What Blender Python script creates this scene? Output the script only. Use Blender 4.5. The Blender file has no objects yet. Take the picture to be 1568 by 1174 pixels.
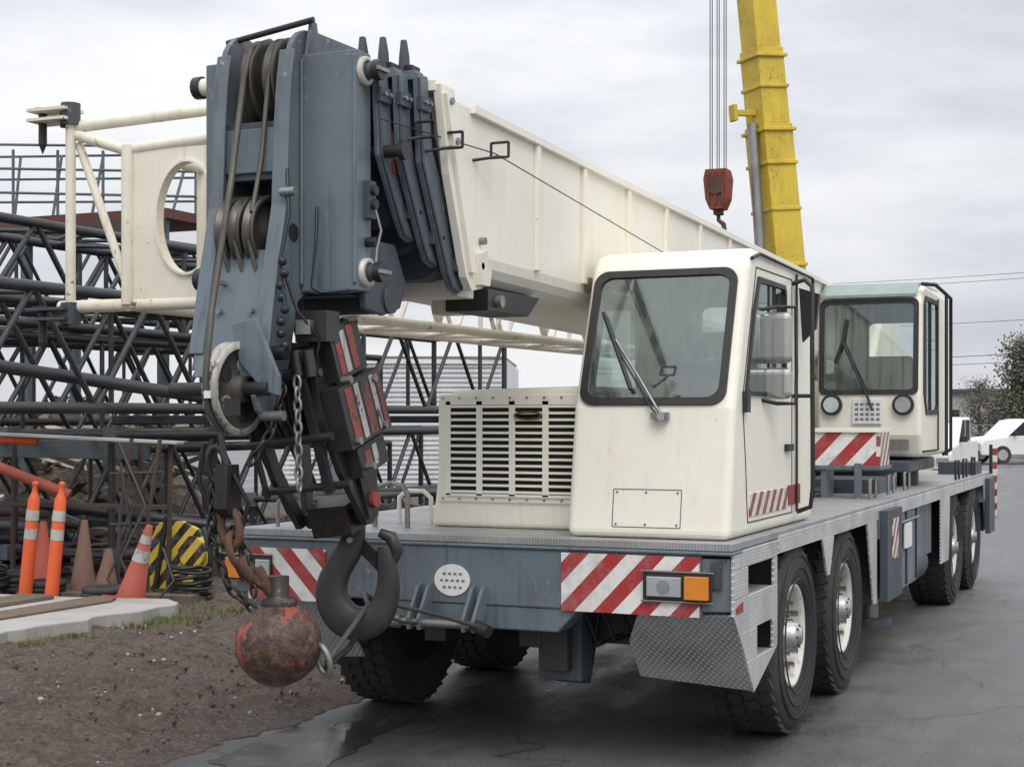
import bpy, bmesh, math, random
from mathutils import Vector, Matrix
from mathutils import noise as mn
random.seed(7)
SC=bpy.context.scene
COL=SC.collection
PI=math.pi
# ------------------------------------------------------------------ materials
def newmat(name):
    m=bpy.data.materials.new(name); m.use_nodes=True
    nt=m.node_tree; b=nt.nodes['Principled BSDF']
    return m,nt,b
def N(nt,t,**k):
    n=nt.nodes.new(t)
    for a,v in k.items(): setattr(n,a,v)
    return n
def L(nt,a,b): nt.links.new(a,b)
def c4(c): return (c[0],c[1],c[2],1)
def coords(nt,scale=(1,1,1)):
    tc=N(nt,'ShaderNodeTexCoord')
    if scale==(1,1,1): return tc.outputs['Object']
    mp=N(nt,'ShaderNodeMapping'); mp.inputs['Scale'].default_value=scale
    L(nt,tc.outputs['Object'],mp.inputs['Vector']); return mp.outputs[0]
def noise(nt,vec,scale,detail=4,rough=.6):
    n=N(nt,'ShaderNodeTexNoise'); n.inputs['Scale'].default_value=scale; n.inputs['Detail'].default_value=detail
    n.inputs['Roughness'].default_value=rough
    if vec is not None: L(nt,vec,n.inputs['Vector'])
    return n.outputs[0]
def ramp(nt,fac,stops):
    r=N(nt,'ShaderNodeValToRGB'); e=r.color_ramp.elements
    while len(e)<len(stops): e.new(.5)
    for i,(p,c) in enumerate(stops):
        e[i].position=p; e[i].color=c4(c) if not isinstance(c,(int,float)) else (c,c,c,1)
    L(nt,fac,r.inputs[0]); return r.outputs[0]
def mix(nt,f,a,b):
    m=N(nt,'ShaderNodeMix',data_type='RGBA')
    for i,v in ((0,f),(6,a),(7,b)):
        if isinstance(v,(int,float)): m.inputs[i].default_value=v
        elif isinstance(v,tuple): m.inputs[i].default_value=c4(v)
        else: L(nt,v,m.inputs[i])
    return m.outputs[2]
def mulf(nt,a,b):
    g=N(nt,'ShaderNodeMath',operation='MULTIPLY')
    for i,x in enumerate((a,b)):
        if isinstance(x,(int,float)): g.inputs[i].default_value=x
        else: L(nt,x,g.inputs[i])
    return g.outputs[0]
def bump(nt,b,h,st=.3,dist=.01):
    n=N(nt,'ShaderNodeBump'); n.inputs['Strength'].default_value=st; n.inputs['Distance'].default_value=dist
    L(nt,h,n.inputs['Height']); L(nt,n.outputs[0],b.inputs['Normal'])
def paint(name,col,dirt=(.25,.2,.15),amt=.25,rough=.45,metal=0,chips=None,streak=True,bs=.08,chip_t=.60,cs=16):
    m,nt,b=newmat(name)
    v=coords(nt); n1=noise(nt,v,1.7,5,.65)
    base=mix(nt,ramp(nt,n1,[(.42,0),(.74,amt)]),col,dirt)
    if streak:
        n2=noise(nt,coords(nt,(11,11,.7)),2.2,4,.6)
        base=mix(nt,ramp(nt,n2,[(.54,0),(.74,amt*1.2)]),base,dirt)
    if chips:
        n3=noise(nt,v,cs,4,.75)
        base=mix(nt,mulf(nt,ramp(nt,n3,[(chip_t,0),(chip_t+.03,1)]),ramp(nt,n1,[(.45,0),(.58,1)])),base,chips)
        hb=n3
    else: hb=noise(nt,v,30,2,.6)
    L(nt,base,b.inputs['Base Color'])
    b.inputs['Metallic'].default_value=metal
    L(nt,ramp(nt,n1,[(.3,rough-.1),(.7,min(1,rough+.2))]),b.inputs['Roughness'])
    bump(nt,b,hb,bs,.004)
    return m
def plate_mat(name,mode,col=(.38,.39,.40)):
    m,nt,b=newmat(name)
    tc=N(nt,'ShaderNodeTexCoord'); sp=N(nt,'ShaderNodeSeparateXYZ'); L(nt,tc.outputs['Object'],sp.inputs[0])
    idx={'top':(0,1),'side':(1,2),'front':(0,2)}[mode]
    def M(op,a,bb):
        n=N(nt,'ShaderNodeMath',operation=op)
        for i,x in enumerate((a,bb)):
            if x is None: continue
            if isinstance(x,(int,float)): n.inputs[i].default_value=x
            else: L(nt,x,n.inputs[i])
        return n.outputs[0]
    p=M('ADD',sp.outputs[idx[0]],sp.outputs[idx[1]]); q=M('SUBTRACT',sp.outputs[idx[0]],sp.outputs[idx[1]])
    k=PI/.034
    sp_=M('SINE',M('MULTIPLY',p,k),None); sq_=M('SINE',M('MULTIPLY',q,k),None)
    sa=M('ABSOLUTE',sp_,None); sb=M('ABSOLUTE',sq_,None)
    s1=M('MULTIPLY',M('POWER',sa,5.0),M('POWER',sb,.8))
    s2=M('MULTIPLY',M('POWER',sb,5.0),M('POWER',sa,.8))
    sg=M('GREATER_THAN',M('MULTIPLY',sp_,sq_),0)
    h=M('ADD',M('MULTIPLY',s1,sg),M('MULTIPLY',s2,M('SUBTRACT',1,sg)))
    v=coords(nt); n1=noise(nt,v,2.5,5,.65)
    d=mix(nt,ramp(nt,n1,[(.38,0),(.68,.75)]),col,(.17,.16,.145))
    base=mix(nt,h,d,tuple(min(1,x*1.6) for x in col))
    L(nt,base,b.inputs['Base Color']); b.inputs['Metallic'].default_value=.35
    L(nt,ramp(nt,n1,[(.3,.3),(.7,.6)]),b.inputs['Roughness'])
    bump(nt,b,h,.6,.004)
    return m
def stripe_mat(name,ax,per,sgn,off=0.0,c1=(.80,.79,.76),c2=(.40,.035,.04)):
    m,nt,b=newmat(name)
    tc=N(nt,'ShaderNodeTexCoord'); sp=N(nt,'ShaderNodeSeparateXYZ'); L(nt,tc.outputs['Object'],sp.inputs[0])
    def M(op,a,bb):
        n=N(nt,'ShaderNodeMath',operation=op)
        for i,x in enumerate((a,bb)):
            if isinstance(x,(int,float)): n.inputs[i].default_value=x
            else: L(nt,x,n.inputs[i])
        return n.outputs[0]
    z=M('MULTIPLY',sp.outputs[2],-sgn*.95)
    s=M('ADD',M('ADD',sp.outputs[ax],z),50+off)
    f=M('FRACT',M('DIVIDE',s,per),0)
    t=M('GREATER_THAN',f,.5)
    v=coords(nt); n1=noise(nt,v,9,5,.7)
    base=mix(nt,t,c1,c2)
    base=mix(nt,ramp(nt,n1,[(.46,0),(.70,.5)]),base,(.3,.27,.24))
    L(nt,base,b.inputs['Base Color']); b.inputs['Roughness'].default_value=.35
    return m
def simple(name,col,rough=.5,metal=0):
    m,nt,b=newmat(name); v=coords(nt); n=noise(nt,v,8,3,.6)
    L(nt,mix(nt,ramp(nt,n,[(.35,0),(.75,.45)]),col,tuple(x*.55 for x in col)),b.inputs['Base Color'])
    b.inputs['Roughness'].default_value=rough; b.inputs['Metallic'].default_value=metal
    return m
def glass_mat(name,tint,gl=.10):
    m,nt,b=newmat(name); nt.nodes.remove(b)
    o=[n for n in nt.nodes if n.type=='OUTPUT_MATERIAL'][0]
    t=N(nt,'ShaderNodeBsdfTransparent'); t.inputs[0].default_value=c4(tint)
    g=N(nt,'ShaderNodeBsdfGlossy'); g.inputs[0].default_value=(.78,.88,.86,1); g.inputs['Roughness'].default_value=.03
    df=N(nt,'ShaderNodeBsdfDiffuse'); df.inputs[0].default_value=(.35,.37,.36,1)
    lw=N(nt,'ShaderNodeLayerWeight'); pw=N(nt,'ShaderNodeMath',operation='POWER'); pw.inputs[1].default_value=3.5; L(nt,lw.outputs['Facing'],pw.inputs[0])
    a=N(nt,'ShaderNodeMath',operation='MULTIPLY_ADD'); a.inputs[1].default_value=.7; a.inputs[2].default_value=gl; L(nt,pw.outputs[0],a.inputs[0])
    m1=N(nt,'ShaderNodeMixShader'); L(nt,a.outputs[0],m1.inputs[0]); L(nt,t.outputs[0],m1.inputs[1]); L(nt,g.outputs[0],m1.inputs[2])
    m2=N(nt,'ShaderNodeMixShader'); nn=noise(nt,coords(nt,(7,7,.9)),3,5,.65)
    L(nt,ramp(nt,nn,[(.46,.03),(.70,.22)]),m2.inputs[0]); L(nt,m1.outputs[0],m2.inputs[1]); L(nt,df.outputs[0],m2.inputs[2])
    L(nt,m2.outputs[0],o.inputs[0]); return m

CREAM=paint('cream_paint',(.87,.84,.73),(.50,.43,.31),.16,.38,chips=(.28,.17,.10),chip_t=.68,cs=24)
CREAM2=paint('cream_paint_weathered',(.80,.76,.64),(.36,.29,.19),.36,.5,chips=(.2,.11,.06),chip_t=.62)
GRAY=paint('slate_paint',(.135,.170,.195),(.06,.063,.06),.58,.38,chips=(.30,.30,.29),chip_t=.62,cs=24)
GRAYD=paint('slate_paint_dark',(.055,.072,.088),(.04,.04,.04),.5,.45,chips=(.2,.18,.16),chip_t=.64)
BLACK=paint('black_steel',(.016,.017,.019),(.05,.043,.037),.5,.42)
GREASE=paint('greasy_steel',(.020,.019,.018),(.07,.05,.04),.5,.34,.4,chips=(.10,.08,.06),bs=.4)
RUST=paint('rusty_steel',(.12,.065,.042),(.045,.03,.025),.8,.8,chips=(.24,.1,.05))
DRUST=paint('dark_rusty_steel',(.055,.045,.042),(.10,.055,.035),.6,.75)
CHROME=simple('chrome',(.6,.6,.6),.18,1)
STEEL=paint('worn_steel',(.30,.30,.29),(.12,.1,.08),.6,.4,.7)
ROPE=paint('wire_rope',(.13,.12,.105),(.05,.045,.04),.7,.55,.5)
RUBBER=paint('rubber',(.026,.027,.029),(.11,.105,.095),.55,.8,streak=False,bs=.3)
RIM=paint('wheel_rim',(.72,.70,.64),(.22,.17,.12),.7,.45)
ALU=paint('polished_alloy',(.55,.55,.54),(.25,.22,.18),.6,.33,.8)
WORNW=paint('worn_white_ring',(.56,.54,.48),(.09,.08,.07),.8,.5,.2,chips=(.06,.05,.05),chip_t=.52)
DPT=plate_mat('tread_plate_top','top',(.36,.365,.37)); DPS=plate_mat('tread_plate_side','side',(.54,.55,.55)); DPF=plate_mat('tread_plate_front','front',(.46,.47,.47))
STR=stripe_mat('stripe_right',0,.205,1,.02); STL=stripe_mat('stripe_left',0,.205,-1,.05)
STS=stripe_mat('stripe_side',1,.15,1,0,(.75,.72,.63),(.28,.05,.04)); STB=stripe_mat('stripe_outrigger',0,.26,1,.1)
GLASS=glass_mat('cab_glass',(.66,.75,.73),.20)
DARK=simple('dark_interior',(.022,.023,.025),.8)
GSHADE=simple('grille_painted_shade',(.006,.006,.006),.95)  # near-black colour painting the shade of the grille slots
SEAT=simple('seat_fabric',(.06,.065,.07),.85)
INNER=simple('cab_lining',(.22,.25,.24),.8)
WHITE=paint('white_plate',(.78,.78,.76),(.3,.28,.25),.2,.4)
AMBER=simple('amber_lens',(.75,.25,.03),.2)
LENS=simple('headlamp_lens',(.62,.65,.66),.08,.6)
RED=paint('red_paint',(.26,.045,.03),(.1,.04,.03),.5,.5,chips=(.05,.04,.04))
DRED=paint('dull_red_primer',(.13,.045,.035),(.06,.04,.03),.6,.7)
YEL=paint('yellow_paint',(.66,.48,.04),(.3,.2,.05),.4,.4,chips=(.15,.1,.04))
ORANGE=paint('orange_plastic',(.80,.13,.035),(.25,.08,.04),.5,.5,streak=False)
CONER=paint('faded_red_plastic',(.42,.085,.055),(.12,.06,.045),.7,.65,streak=False)
BROWNC=paint('sun_bleached_brown_plastic',(.16,.09,.065),(.08,.05,.04),.6,.7,streak=False)
WOOD=paint('weathered_timber',(.17,.135,.10),(.07,.05,.04),.7,.85)
CONC=paint('concrete',(.42,.41,.39),(.2,.18,.16),.6,.8,streak=False,bs=.3)
YB=stripe_mat('yellow_black_stripe',0,.22,1,0,(.70,.50,.04),(.02,.02,.02))
NAVY=paint('lattice_black_paint',(.020,.026,.031),(.060,.055,.052),.5,.4)
BLUEG=paint('blue_gray_paint',(.10,.13,.15),(.06,.055,.05),.5,.5)

# ------------------------------------------------------------------ mesh builder
class MB:
    def __init__(s): s.v=[];s.f=[];s.m=[];s.s=[];s.mats=[]
    def mi(s,mat):
        if mat not in s.mats: s.mats.append(mat)
        return s.mats.index(mat)
    def add(s,vs,fs,mat,sm=False,T=None):
        o=len(s.v)
        for p in vs:
            p=Vector(p)
            s.v.append(tuple(T@p) if T is not None else tuple(p))
        k=s.mi(mat)
        for f in fs: s.f.append(tuple(i+o for i in f)); s.m.append(k); s.s.append(sm)
    def box(s,x0,x1,y0,y1,z0,z1,mat,T=None):
        vs=[(x,y,z) for x in (x0,x1) for y in (y0,y1) for z in (z0,z1)]
        fs=[(0,1,3,2),(4,6,7,5),(0,4,5,1),(2,3,7,6),(0,2,6,4),(1,5,7,3)]
        s.add(vs,fs,mat,False,T)
    def bar(s,p0,p1,w,h,mat,up=(0,0,1)):
        p0=Vector(p0);p1=Vector(p1);d=(p1-p0); l=d.length; d.normalize(); u=Vector(up)
        x=d.cross(u)
        if x.length<1e-3: x=d.cross(Vector((1,0,0)))
        x.normalize(); z=x.cross(d)
        T=Matrix(((x.x,d.x,z.x,p0.x),(x.y,d.y,z.y,p0.y),(x.z,d.z,z.z,p0.z),(0,0,0,1)))
        s.box(-w/2,w/2,0,l,-h/2,h/2,mat,T)
    def prism(s,poly,ax,lo,hi,mat,T=None):
        def mk(p,t):
            return {'X':(t,p[0],p[1]),'Y':(p[0],t,p[1]),'Z':(p[0],p[1],t)}[ax]
        n=len(poly); vs=[mk(p,lo) for p in poly]+[mk(p,hi) for p in poly]
        fs=[tuple(range(n-1,-1,-1)),tuple(range(n,2*n))]+[(i,(i+1)%n,(i+1)%n+n,i+n) for i in range(n)]
        s.add(vs,fs,mat,False,T)
    def ringprism(s,outer,inner,ax,lo,hi,mat,T=None):
        def mk(p,t):
            return {'X':(t,p[0],p[1]),'Y':(p[0],t,p[1]),'Z':(p[0],p[1],t)}[ax]
        n=len(outer); vs=[mk(p,lo) for p in outer]+[mk(p,lo) for p in inner]+[mk(p,hi) for p in outer]+[mk(p,hi) for p in inner]
        fs=[]
        for i in range(n):
            j=(i+1)%n
            fs+= [(i,j,j+n,i+n),(2*n+i,2*n+j,3*n+j,3*n+i),(i,j,2*n+j,2*n+i),(n+i,n+j,3*n+j,3*n+i)]
        s.add(vs,fs,mat,False,T)
    def tube(s,p0,p1,r,mat,n=8,r2=None,sm=True):
        s.path([p0,p1],[r,r if r2 is None else r2],mat,n,sm)
    def path(s,pts,rr,mat,n=8,sm=True):
        pts=[Vector(p) for p in pts]
        if isinstance(rr,(int,float)): rr=[rr]*len(pts)
        t0=(pts[1]-pts[0]).normalized(); a=Vector((0,0,1)) if abs(t0.z)<.9 else Vector((1,0,0))
        x=t0.cross(a).normalized(); vs=[];
        for i,p in enumerate(pts):
            if i==0: t=pts[1]-pts[0]
            elif i==len(pts)-1: t=pts[-1]-pts[-2]
            else: t=(pts[i+1]-pts[i]).normalized()+(pts[i]-pts[i-1]).normalized()
            t.normalize(); x=(x-t*x.dot(t)); x.normalize(); y=t.cross(x)
            for k in range(n):
                an=2*PI*k/n; vs.append(p+x*math.cos(an)*rr[i]+y*math.sin(an)*rr[i])
        fs=[]
        for i in range(len(pts)-1):
            for k in range(n):
                k2=(k+1)%n; fs.append((i*n+k,i*n+k2,(i+1)*n+k2,(i+1)*n+k))
        s.add(vs,fs,mat,sm)
        s.add(vs[:n],[tuple(range(n-1,-1,-1))],mat,False); s.add(vs[-n:],[tuple(range(n))],mat,False)
    def lathe(s,prof,cen,ax,mat,n=32,sm=True,T=None):
        vs=[]
        for (r,a) in prof:
            for k in range(n):
                t=2*PI*k/n; c_,s_=r*math.cos(t),r*math.sin(t)
                p={'X':(a,c_,s_),'Y':(c_,a,s_),'Z':(c_,s_,a)}[ax]
                vs.append((p[0]+cen[0],p[1]+cen[1],p[2]+cen[2]))
        fs=[]
        for i in range(len(prof)-1):
            for k in range(n):
                k2=(k+1)%n; fs.append((i*n+k,i*n+k2,(i+1)*n+k2,(i+1)*n+k))
        s.add(vs,fs,mat,sm,T)
    def cyl(s,cen,ax,r,a0,a1,mat,n=24,T=None):
        s.lathe([(0.0001,a0),(r,a0)],cen,ax,mat,n,False,T); s.lathe([(r,a0),(r,a1)],cen,ax,mat,n,True,T); s.lathe([(r,a1),(.0001,a1)],cen,ax,mat,n,False,T)
    def ball(s,cen,r,mat,nu=24,nv=14,sq=1):
        prof=[(max(.0001,r*math.sin(PI*i/nv)),-r*sq*math.cos(PI*i/nv)) for i in range(nv+1)]
        s.lathe(prof,cen,'Z',mat,nu)
    def make(s,name,parent=None,bevel=0,seg=2,recenter=False):
        me=bpy.data.meshes.new(name); vs=s.v; org=Vector((0,0,0))
        if recenter:
            xs=[p[0] for p in vs]; ys=[p[1] for p in vs]; zs=[p[2] for p in vs]
            org=Vector(((min(xs)+max(xs))/2,(min(ys)+max(ys))/2,min(zs)))
            vs=[tuple(Vector(p)-org) for p in vs]
        me.from_pydata(vs,[],s.f)
        for m in s.mats: me.materials.append(m)
        me.polygons.foreach_set('material_index',s.m); me.polygons.foreach_set('use_smooth',s.s)
        me.update()
        bm=bmesh.new(); bm.from_mesh(me); bmesh.ops.recalc_face_normals(bm,faces=bm.faces); bm.to_mesh(me); bm.free()
        o=bpy.data.objects.new(name,me); COL.objects.link(o); o.location=org
        if bevel:
            b=o.modifiers.new('b','BEVEL'); b.width=bevel; b.segments=seg; b.limit_method='ANGLE'; b.angle_limit=math.radians(40)
        if parent:
            o.parent=parent; o.matrix_parent_inverse=Matrix.Translation(parent.location).inverted()
        return o
def empty(name,loc):
    e=bpy.data.objects.new(name,None); COL.objects.link(e); e.location=loc; e.empty_display_size=.5; return e
def rrect(x0,x1,z0,z1,r,n=5):
    pts=[]
    for cx,cz,a0 in ((x1-r,z1-r,0),(x0+r,z1-r,90),(x0+r,z0+r,180),(x1-r,z0+r,270)):
        for i in range(n+1):
            a=math.radians(a0+90*i/n); pts.append((cx+r*math.cos(a),cz+r*math.sin(a)))
    return pts
def circ(cx,cz,rx,rz,n=32): return [(cx+rx*math.cos(2*PI*i/n),cz+rz*math.sin(2*PI*i/n)) for i in range(n)]

# ------------------------------------------------------------------ ground
def ground():
    mb=MB(); m,nt,b=newmat('wet_asphalt')
    v=coords(nt)
    big=noise(nt,coords(nt,(1,.30,1)),.8,6,.68); fine=noise(nt,v,75,4,.85); med=noise(nt,v,2.2,6,.65)
    col=mix(nt,ramp(nt,med,[(.3,0),(.7,1)]),(.080,.082,.085),(.145,.145,.145))
    col=mix(nt,ramp(nt,fine,[(.50,0),(.64,.8)]),col,(.34,.335,.325))
    col=mix(nt,ramp(nt,fine,[(.36,.8),(.47,0)]),col,(.02,.02,.02))
    wet=ramp(nt,big,[(.40,.85),(.54,0)])
    col=mix(nt,ramp(nt,big,[(.40,.60),(.56,0)]),col,(.036,.037,.039))
    vo=N(nt,'ShaderNodeTexVoronoi',feature='DISTANCE_TO_EDGE'); vo.inputs['Scale'].default_value=.28
    wv=N(nt,'ShaderNodeVectorMath',operation='ADD'); nz=N(nt,'ShaderNodeTexNoise'); nz.inputs['Scale'].default_value=1.2; L(nt,v,nz.inputs['Vector'])
    L(nt,v,wv.inputs[0]); L(nt,nz.outputs['Color'],wv.inputs[1]); L(nt,wv.outputs[0],vo.inputs['Vector'])
    col=mix(nt,ramp(nt,vo.outputs['Distance'],[(.001,.7),(.004,0)]),col,(.018,.018,.019))
    L(nt,col,b.inputs['Base Color'])
    L(nt,mix(nt,wet,ramp(nt,med,[(.3,.36),(.7,.56)]),(.17,.17,.17)),b.inputs['Roughness'])
    hh=mix(nt,wet,fine,mix(nt,.45,(.5,.5,.5),fine)); bump(nt,b,hh,.9,.009)
    R=900
    mb.add([(-R,-60,0),(R,-60,0),(R,R,0),(-R,R,0)],[(0,1,2,3)],m)
    mb.make('asphalt_ground')
    W,nt,b=newmat('puddle_water'); v=coords(nt)
    L(nt,ramp(nt,noise(nt,v,1.5,5),[(.35,(.030,.030,.031)),(.65,(.09,.082,.073))]),b.inputs['Base Color'])
    L(nt,ramp(nt,noise(nt,v,2.6,5),[(.4,.05),(.62,.30)]),b.inputs['Roughness'])
    bump(nt,b,noise(nt,v,60,3),.10,.004)
    mb=MB()
    for (cx,cy,rx,ry,sd_) in ((-4.50,7.15,.30,1.25,1),(-3.85,6.5,.40,.55,2)):
        pts=[]
        for i in range(120):
            a=2*PI*i/120; q=Vector((math.cos(a)*1.3+sd_*7,math.sin(a)*1.3,0)); k=1+.55*mn.noise(q)+.26*mn.noise(q*3.1)+.16*mn.noise(q*8)+.06*mn.noise(q*20)
            pts.append((cx+rx*k*math.cos(a),cy+ry*k*math.sin(a),.004))
        mb.add([(cx,cy,.004)]+pts,[(0,i+1,(i+1)%120+1) for i in range(120)],W)
    mb.make('rain_puddles')
    m,nt,b=newmat('muddy_dirt'); v=coords(nt)
    a=noise(nt,v,1.1,6,.6); f=noise(nt,v,26,6,.8); f2=noise(nt,v,6.5,6,.72)
    col=mix(nt,ramp(nt,a,[(.35,0),(.65,1)]),(.105,.076,.056),(.20,.152,.113))
    col=mix(nt,ramp(nt,f2,[(.48,0),(.58,.85)]),col,(.070,.050,.037))
    col=mix(nt,ramp(nt,f,[(.50,0),(.62,.9)]),col,(.30,.24,.185))
    col=mix(nt,ramp(nt,f,[(.36,.8),(.44,0)]),col,(.045,.032,.024))
    L(nt,col,b.inputs['Base Color']); L(nt,ramp(nt,a,[(.35,.55),(.6,.95)]),b.inputs['Roughness'])
    hb=mix(nt,.4,f,f2); bump(nt,b,hb,1,.09)
    mb=MB(); vs=[];fs=[]
    nx,ny=380,360
    for j in range(ny+1):
        tj=j/ny; Y=4.0+27*(tj**1.7)
        for i in range(nx+1):
            ti=i/nx; edge=-4.92-.12*mn.noise(Vector((Y*1.3,3,0)))-.16*mn.noise(Vector((Y*.4,9,0)))-.08*mn.noise(Vector((Y*6,3,0)))-.035*mn.noise(Vector((Y*17,3,0)))-.025*(Y-6)
            X=edge-26*(ti**1.9)
            dd=min(1,(edge-X)/.7)
            q=Vector((X,Y,0))
            h=.04*mn.noise(q*.7)+.04*mn.noise(q*3)+.036*mn.noise(q*8)+.026*abs(mn.noise(q*19))
            for rx in (-5.9,-6.6,-7.5):
                g_=math.exp(-((X-rx-.25*mn.noise(Vector((Y*.3,rx,0))))/.14)**2); h-=.04*g_; h+=.026*g_*(1 if math.sin(Y*20+X*9)>0 else 0)
            z=.075+h
            vs.append((X,Y,max(.006 if dd>.02 else -.01,z*dd)))
    for j in range(ny):
        for i in range(nx):
            k=j*(nx+1)+i; fs.append((k,k+nx+1,k+nx+2,k+1))
    mb.add(vs,fs,m,True); mb.make('dirt_ground')
    mb=MB(); pl=[]
    yy=8.2
    while yy<11.6:
        pl.append((-8.42+.02*math.sin(yy*7)+.05*random.uniform(-1,1)+.06*(yy-9.5),yy)); yy+=.16
    poly=pl+[(-8.6,11.75),(-9.6,11.5),(-13,11.2),(-13,8.2)]
    mb.prism(poly,'Z',-.05,.18,CONC); mb.make('concrete_slab',bevel=.012)
    mb=MB()
    mb.prism([(-9.0,8.3),(-8.9,11.3),(-9.0,11.5),(-9.25,11.5),(-9.3,8.3)],'Z',.182,.205,WOOD)
    mb.box(-9.9,-9.55,8.3,11.3,.182,.22,WOOD); mb.box(-10.6,-10.2,8.3,11.2,.182,.23,WOOD)
    mb.make('timber_planks',bevel=.006)
    mb=MB(); gm,nt,b=newmat('grass_blades'); b.inputs['Roughness'].default_value=.7
    L(nt,mix(nt,noise(nt,coords(nt),3),(.07,.11,.025),(.2,.19,.08)),b.inputs['Base Color'])
    for i in range(230):
        t=random.random(); Y=8.4+4*t+random.uniform(-.3,.3)
        if mn.noise(Vector((Y*1.5,4,4)))<-.12: continue
        X=-8.20+.06*(Y-9.5)+random.gauss(0,.10)
        if random.random()<.25: X=-7.9+random.uniform(-1,.6); Y=11.8+random.uniform(-.4,1)
        for k in range(22):
            a=random.uniform(0,2*PI); l=random.uniform(.02,.09); w=.005
            bx=X+random.gauss(0,.05);by=Y+random.gauss(0,.05); dx,dy=math.cos(a),math.sin(a)
            mb.add([(bx-dy*w,by+dx*w,.05),(bx+dy*w,by-dx*w,.05),(bx+dx*l*.6,by+dy*l*.6,.06+l)],[(0,1,2)],gm)
    mb.make('grass_tufts')
    mb=MB()
    for i in range(1100):
        Y=5+9*random.random()**1.2; X=-5.0-3.4*random.random(); r=random.choice((.005,.006,.009,.014,.018))*random.uniform(.7,1.2)
        T=Matrix.Translation((X,Y,.078))@Matrix.Rotation(random.uniform(0,3),4,'Z')@Matrix.Diagonal((1,random.uniform(.6,1),.7,1))
        prof=[(.0001,-r*2.5),(r*.8,-r*.5),(r,.1*r),(r*.6,r*.8),(.0001,r)]
        mb.lathe(prof,(0,0,0),'Z',CONC if i%7==0 else (WOOD if i%2 else m),6,False,T)
    mb.make('gravel_stones')
ground()

# ------------------------------------------------------------------ wheels
def wheel(mb,xc,yc,out=1,R=.57,W=.42,zc=None):
    zc=R if zc is None else zc
    hw=W/2; o=out; rm=RIM
    prof=[(.30,-hw*.80),(.36,-hw*.97),(.44,-hw),(.52,-hw*.93),(R-.015,-hw*.80),(R-.012,0),(R-.015,hw*.80),(.52,hw*.93),(.44,hw),(.36,hw*.97),(.30,hw*.80)]
    k=R/.57; prof=[(r*k if r<.53 else r,a*o) for r,a in prof]
    mb.lathe(prof,(xc,yc,zc),'X',RUBBER,48)
    for rr in (.335,.405,.475):
        mb.lathe([(rr*k-.006,hw*o*.99),(rr*k,hw*1.03*o),(rr*k+.006,hw*o*.99)],(xc,yc,zc),'X',RUBBER,40)
    for i in (2,3,7,8):
        for q in range(5):
            tt=2*PI*i/9+.2+q*.07; T=Matrix.Translation((xc,yc,zc))@Matrix.Rotation(tt,4,'X'); mb.box(hw*.985*o-.004,hw*.985*o+.004,-.009,.009,.425,.455,RUBBER,T)
    nl=38
    for i in range(nl):
        for side in (-1,1):
            for row,(a0,a1) in enumerate(((.03,.40),(.45,.84))):
                an=2*PI*(i+(.5 if side>0 else 0)+row*.35)/nl
                T=Matrix.Translation((xc,yc,zc))@Matrix.Rotation(an,4,'X')@Matrix.Translation((side*hw*(a0+a1)/2,0,R-.012))@Matrix.Rotation(side*.35,4,'Z')
                l=(a1-a0)*hw; w=2*PI*R/nl*.36
                mb.box(-l/2,l/2,-w,w,-.012,.012 if row==0 else .008,RUBBER,T)
    rp=[(.30*k,hw*.80),(.305*k,hw*.86),(.285*k,hw*.86),(.27*k,hw*.70),(.265*k,hw*.15),(.24*k,hw*.02),(.15*k,hw*.10),(.135*k,hw*.30)]
    mb.lathe([(r,a*o) for r,a in rp],(xc,yc,zc),'X',rm,40)
    mb.lathe([(.30*k,-hw*.8*o),(.15*k,-hw*.4*o),(.0001,-hw*.4*o)],(xc,yc,zc),'X',BLACK,24)
    for i in range(5):
        a=2*PI*(i+.5)/5; T=Matrix.Translation((xc,yc,zc))@Matrix.Rotation(a,4,'X')
        x_=hw*.03*o; mb.box(min(x_,x_+.012*o),max(x_,x_+.012*o),-.035,.035,.222,.252,DARK,T)
    hp=[(.135*k,hw*.30),(.130*k,hw*.42),(.125*k,hw*.45),(.085*k,hw*.50),(.080*k,hw*.95),(.07*k,hw*1.0),(.055*k,hw*1.02),(.05*k,hw*1.08),(.0001,hw*1.10)]
    mb.lathe([(r,a*o) for r,a in hp],(xc,yc,zc),'X',ALU,24)
    for i in range(10):
        a=2*PI*i/10; c_=(xc,yc+.190*k*math.cos(a),zc+.190*k*math.sin(a))
        mb.cyl(c_,'X',.027*k,hw*.05*o,hw*.20*o,ALU,6); mb.cyl(c_,'X',.018*k,hw*.20*o,hw*.80*o,CHROME,8)
    for i in range(8):
        a=2*PI*i/8; mb.cyl((xc,yc+.108*math.cos(a),zc+.108*math.sin(a)),'X',.013,hw*.45*o,hw*.75*o,CHROME,6)
        mb.cyl((xc,yc+.062*math.cos(a),zc+.062*math.sin(a)),'X',.006,hw*1.0*o,hw*1.05*o,DARK,6)
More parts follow.
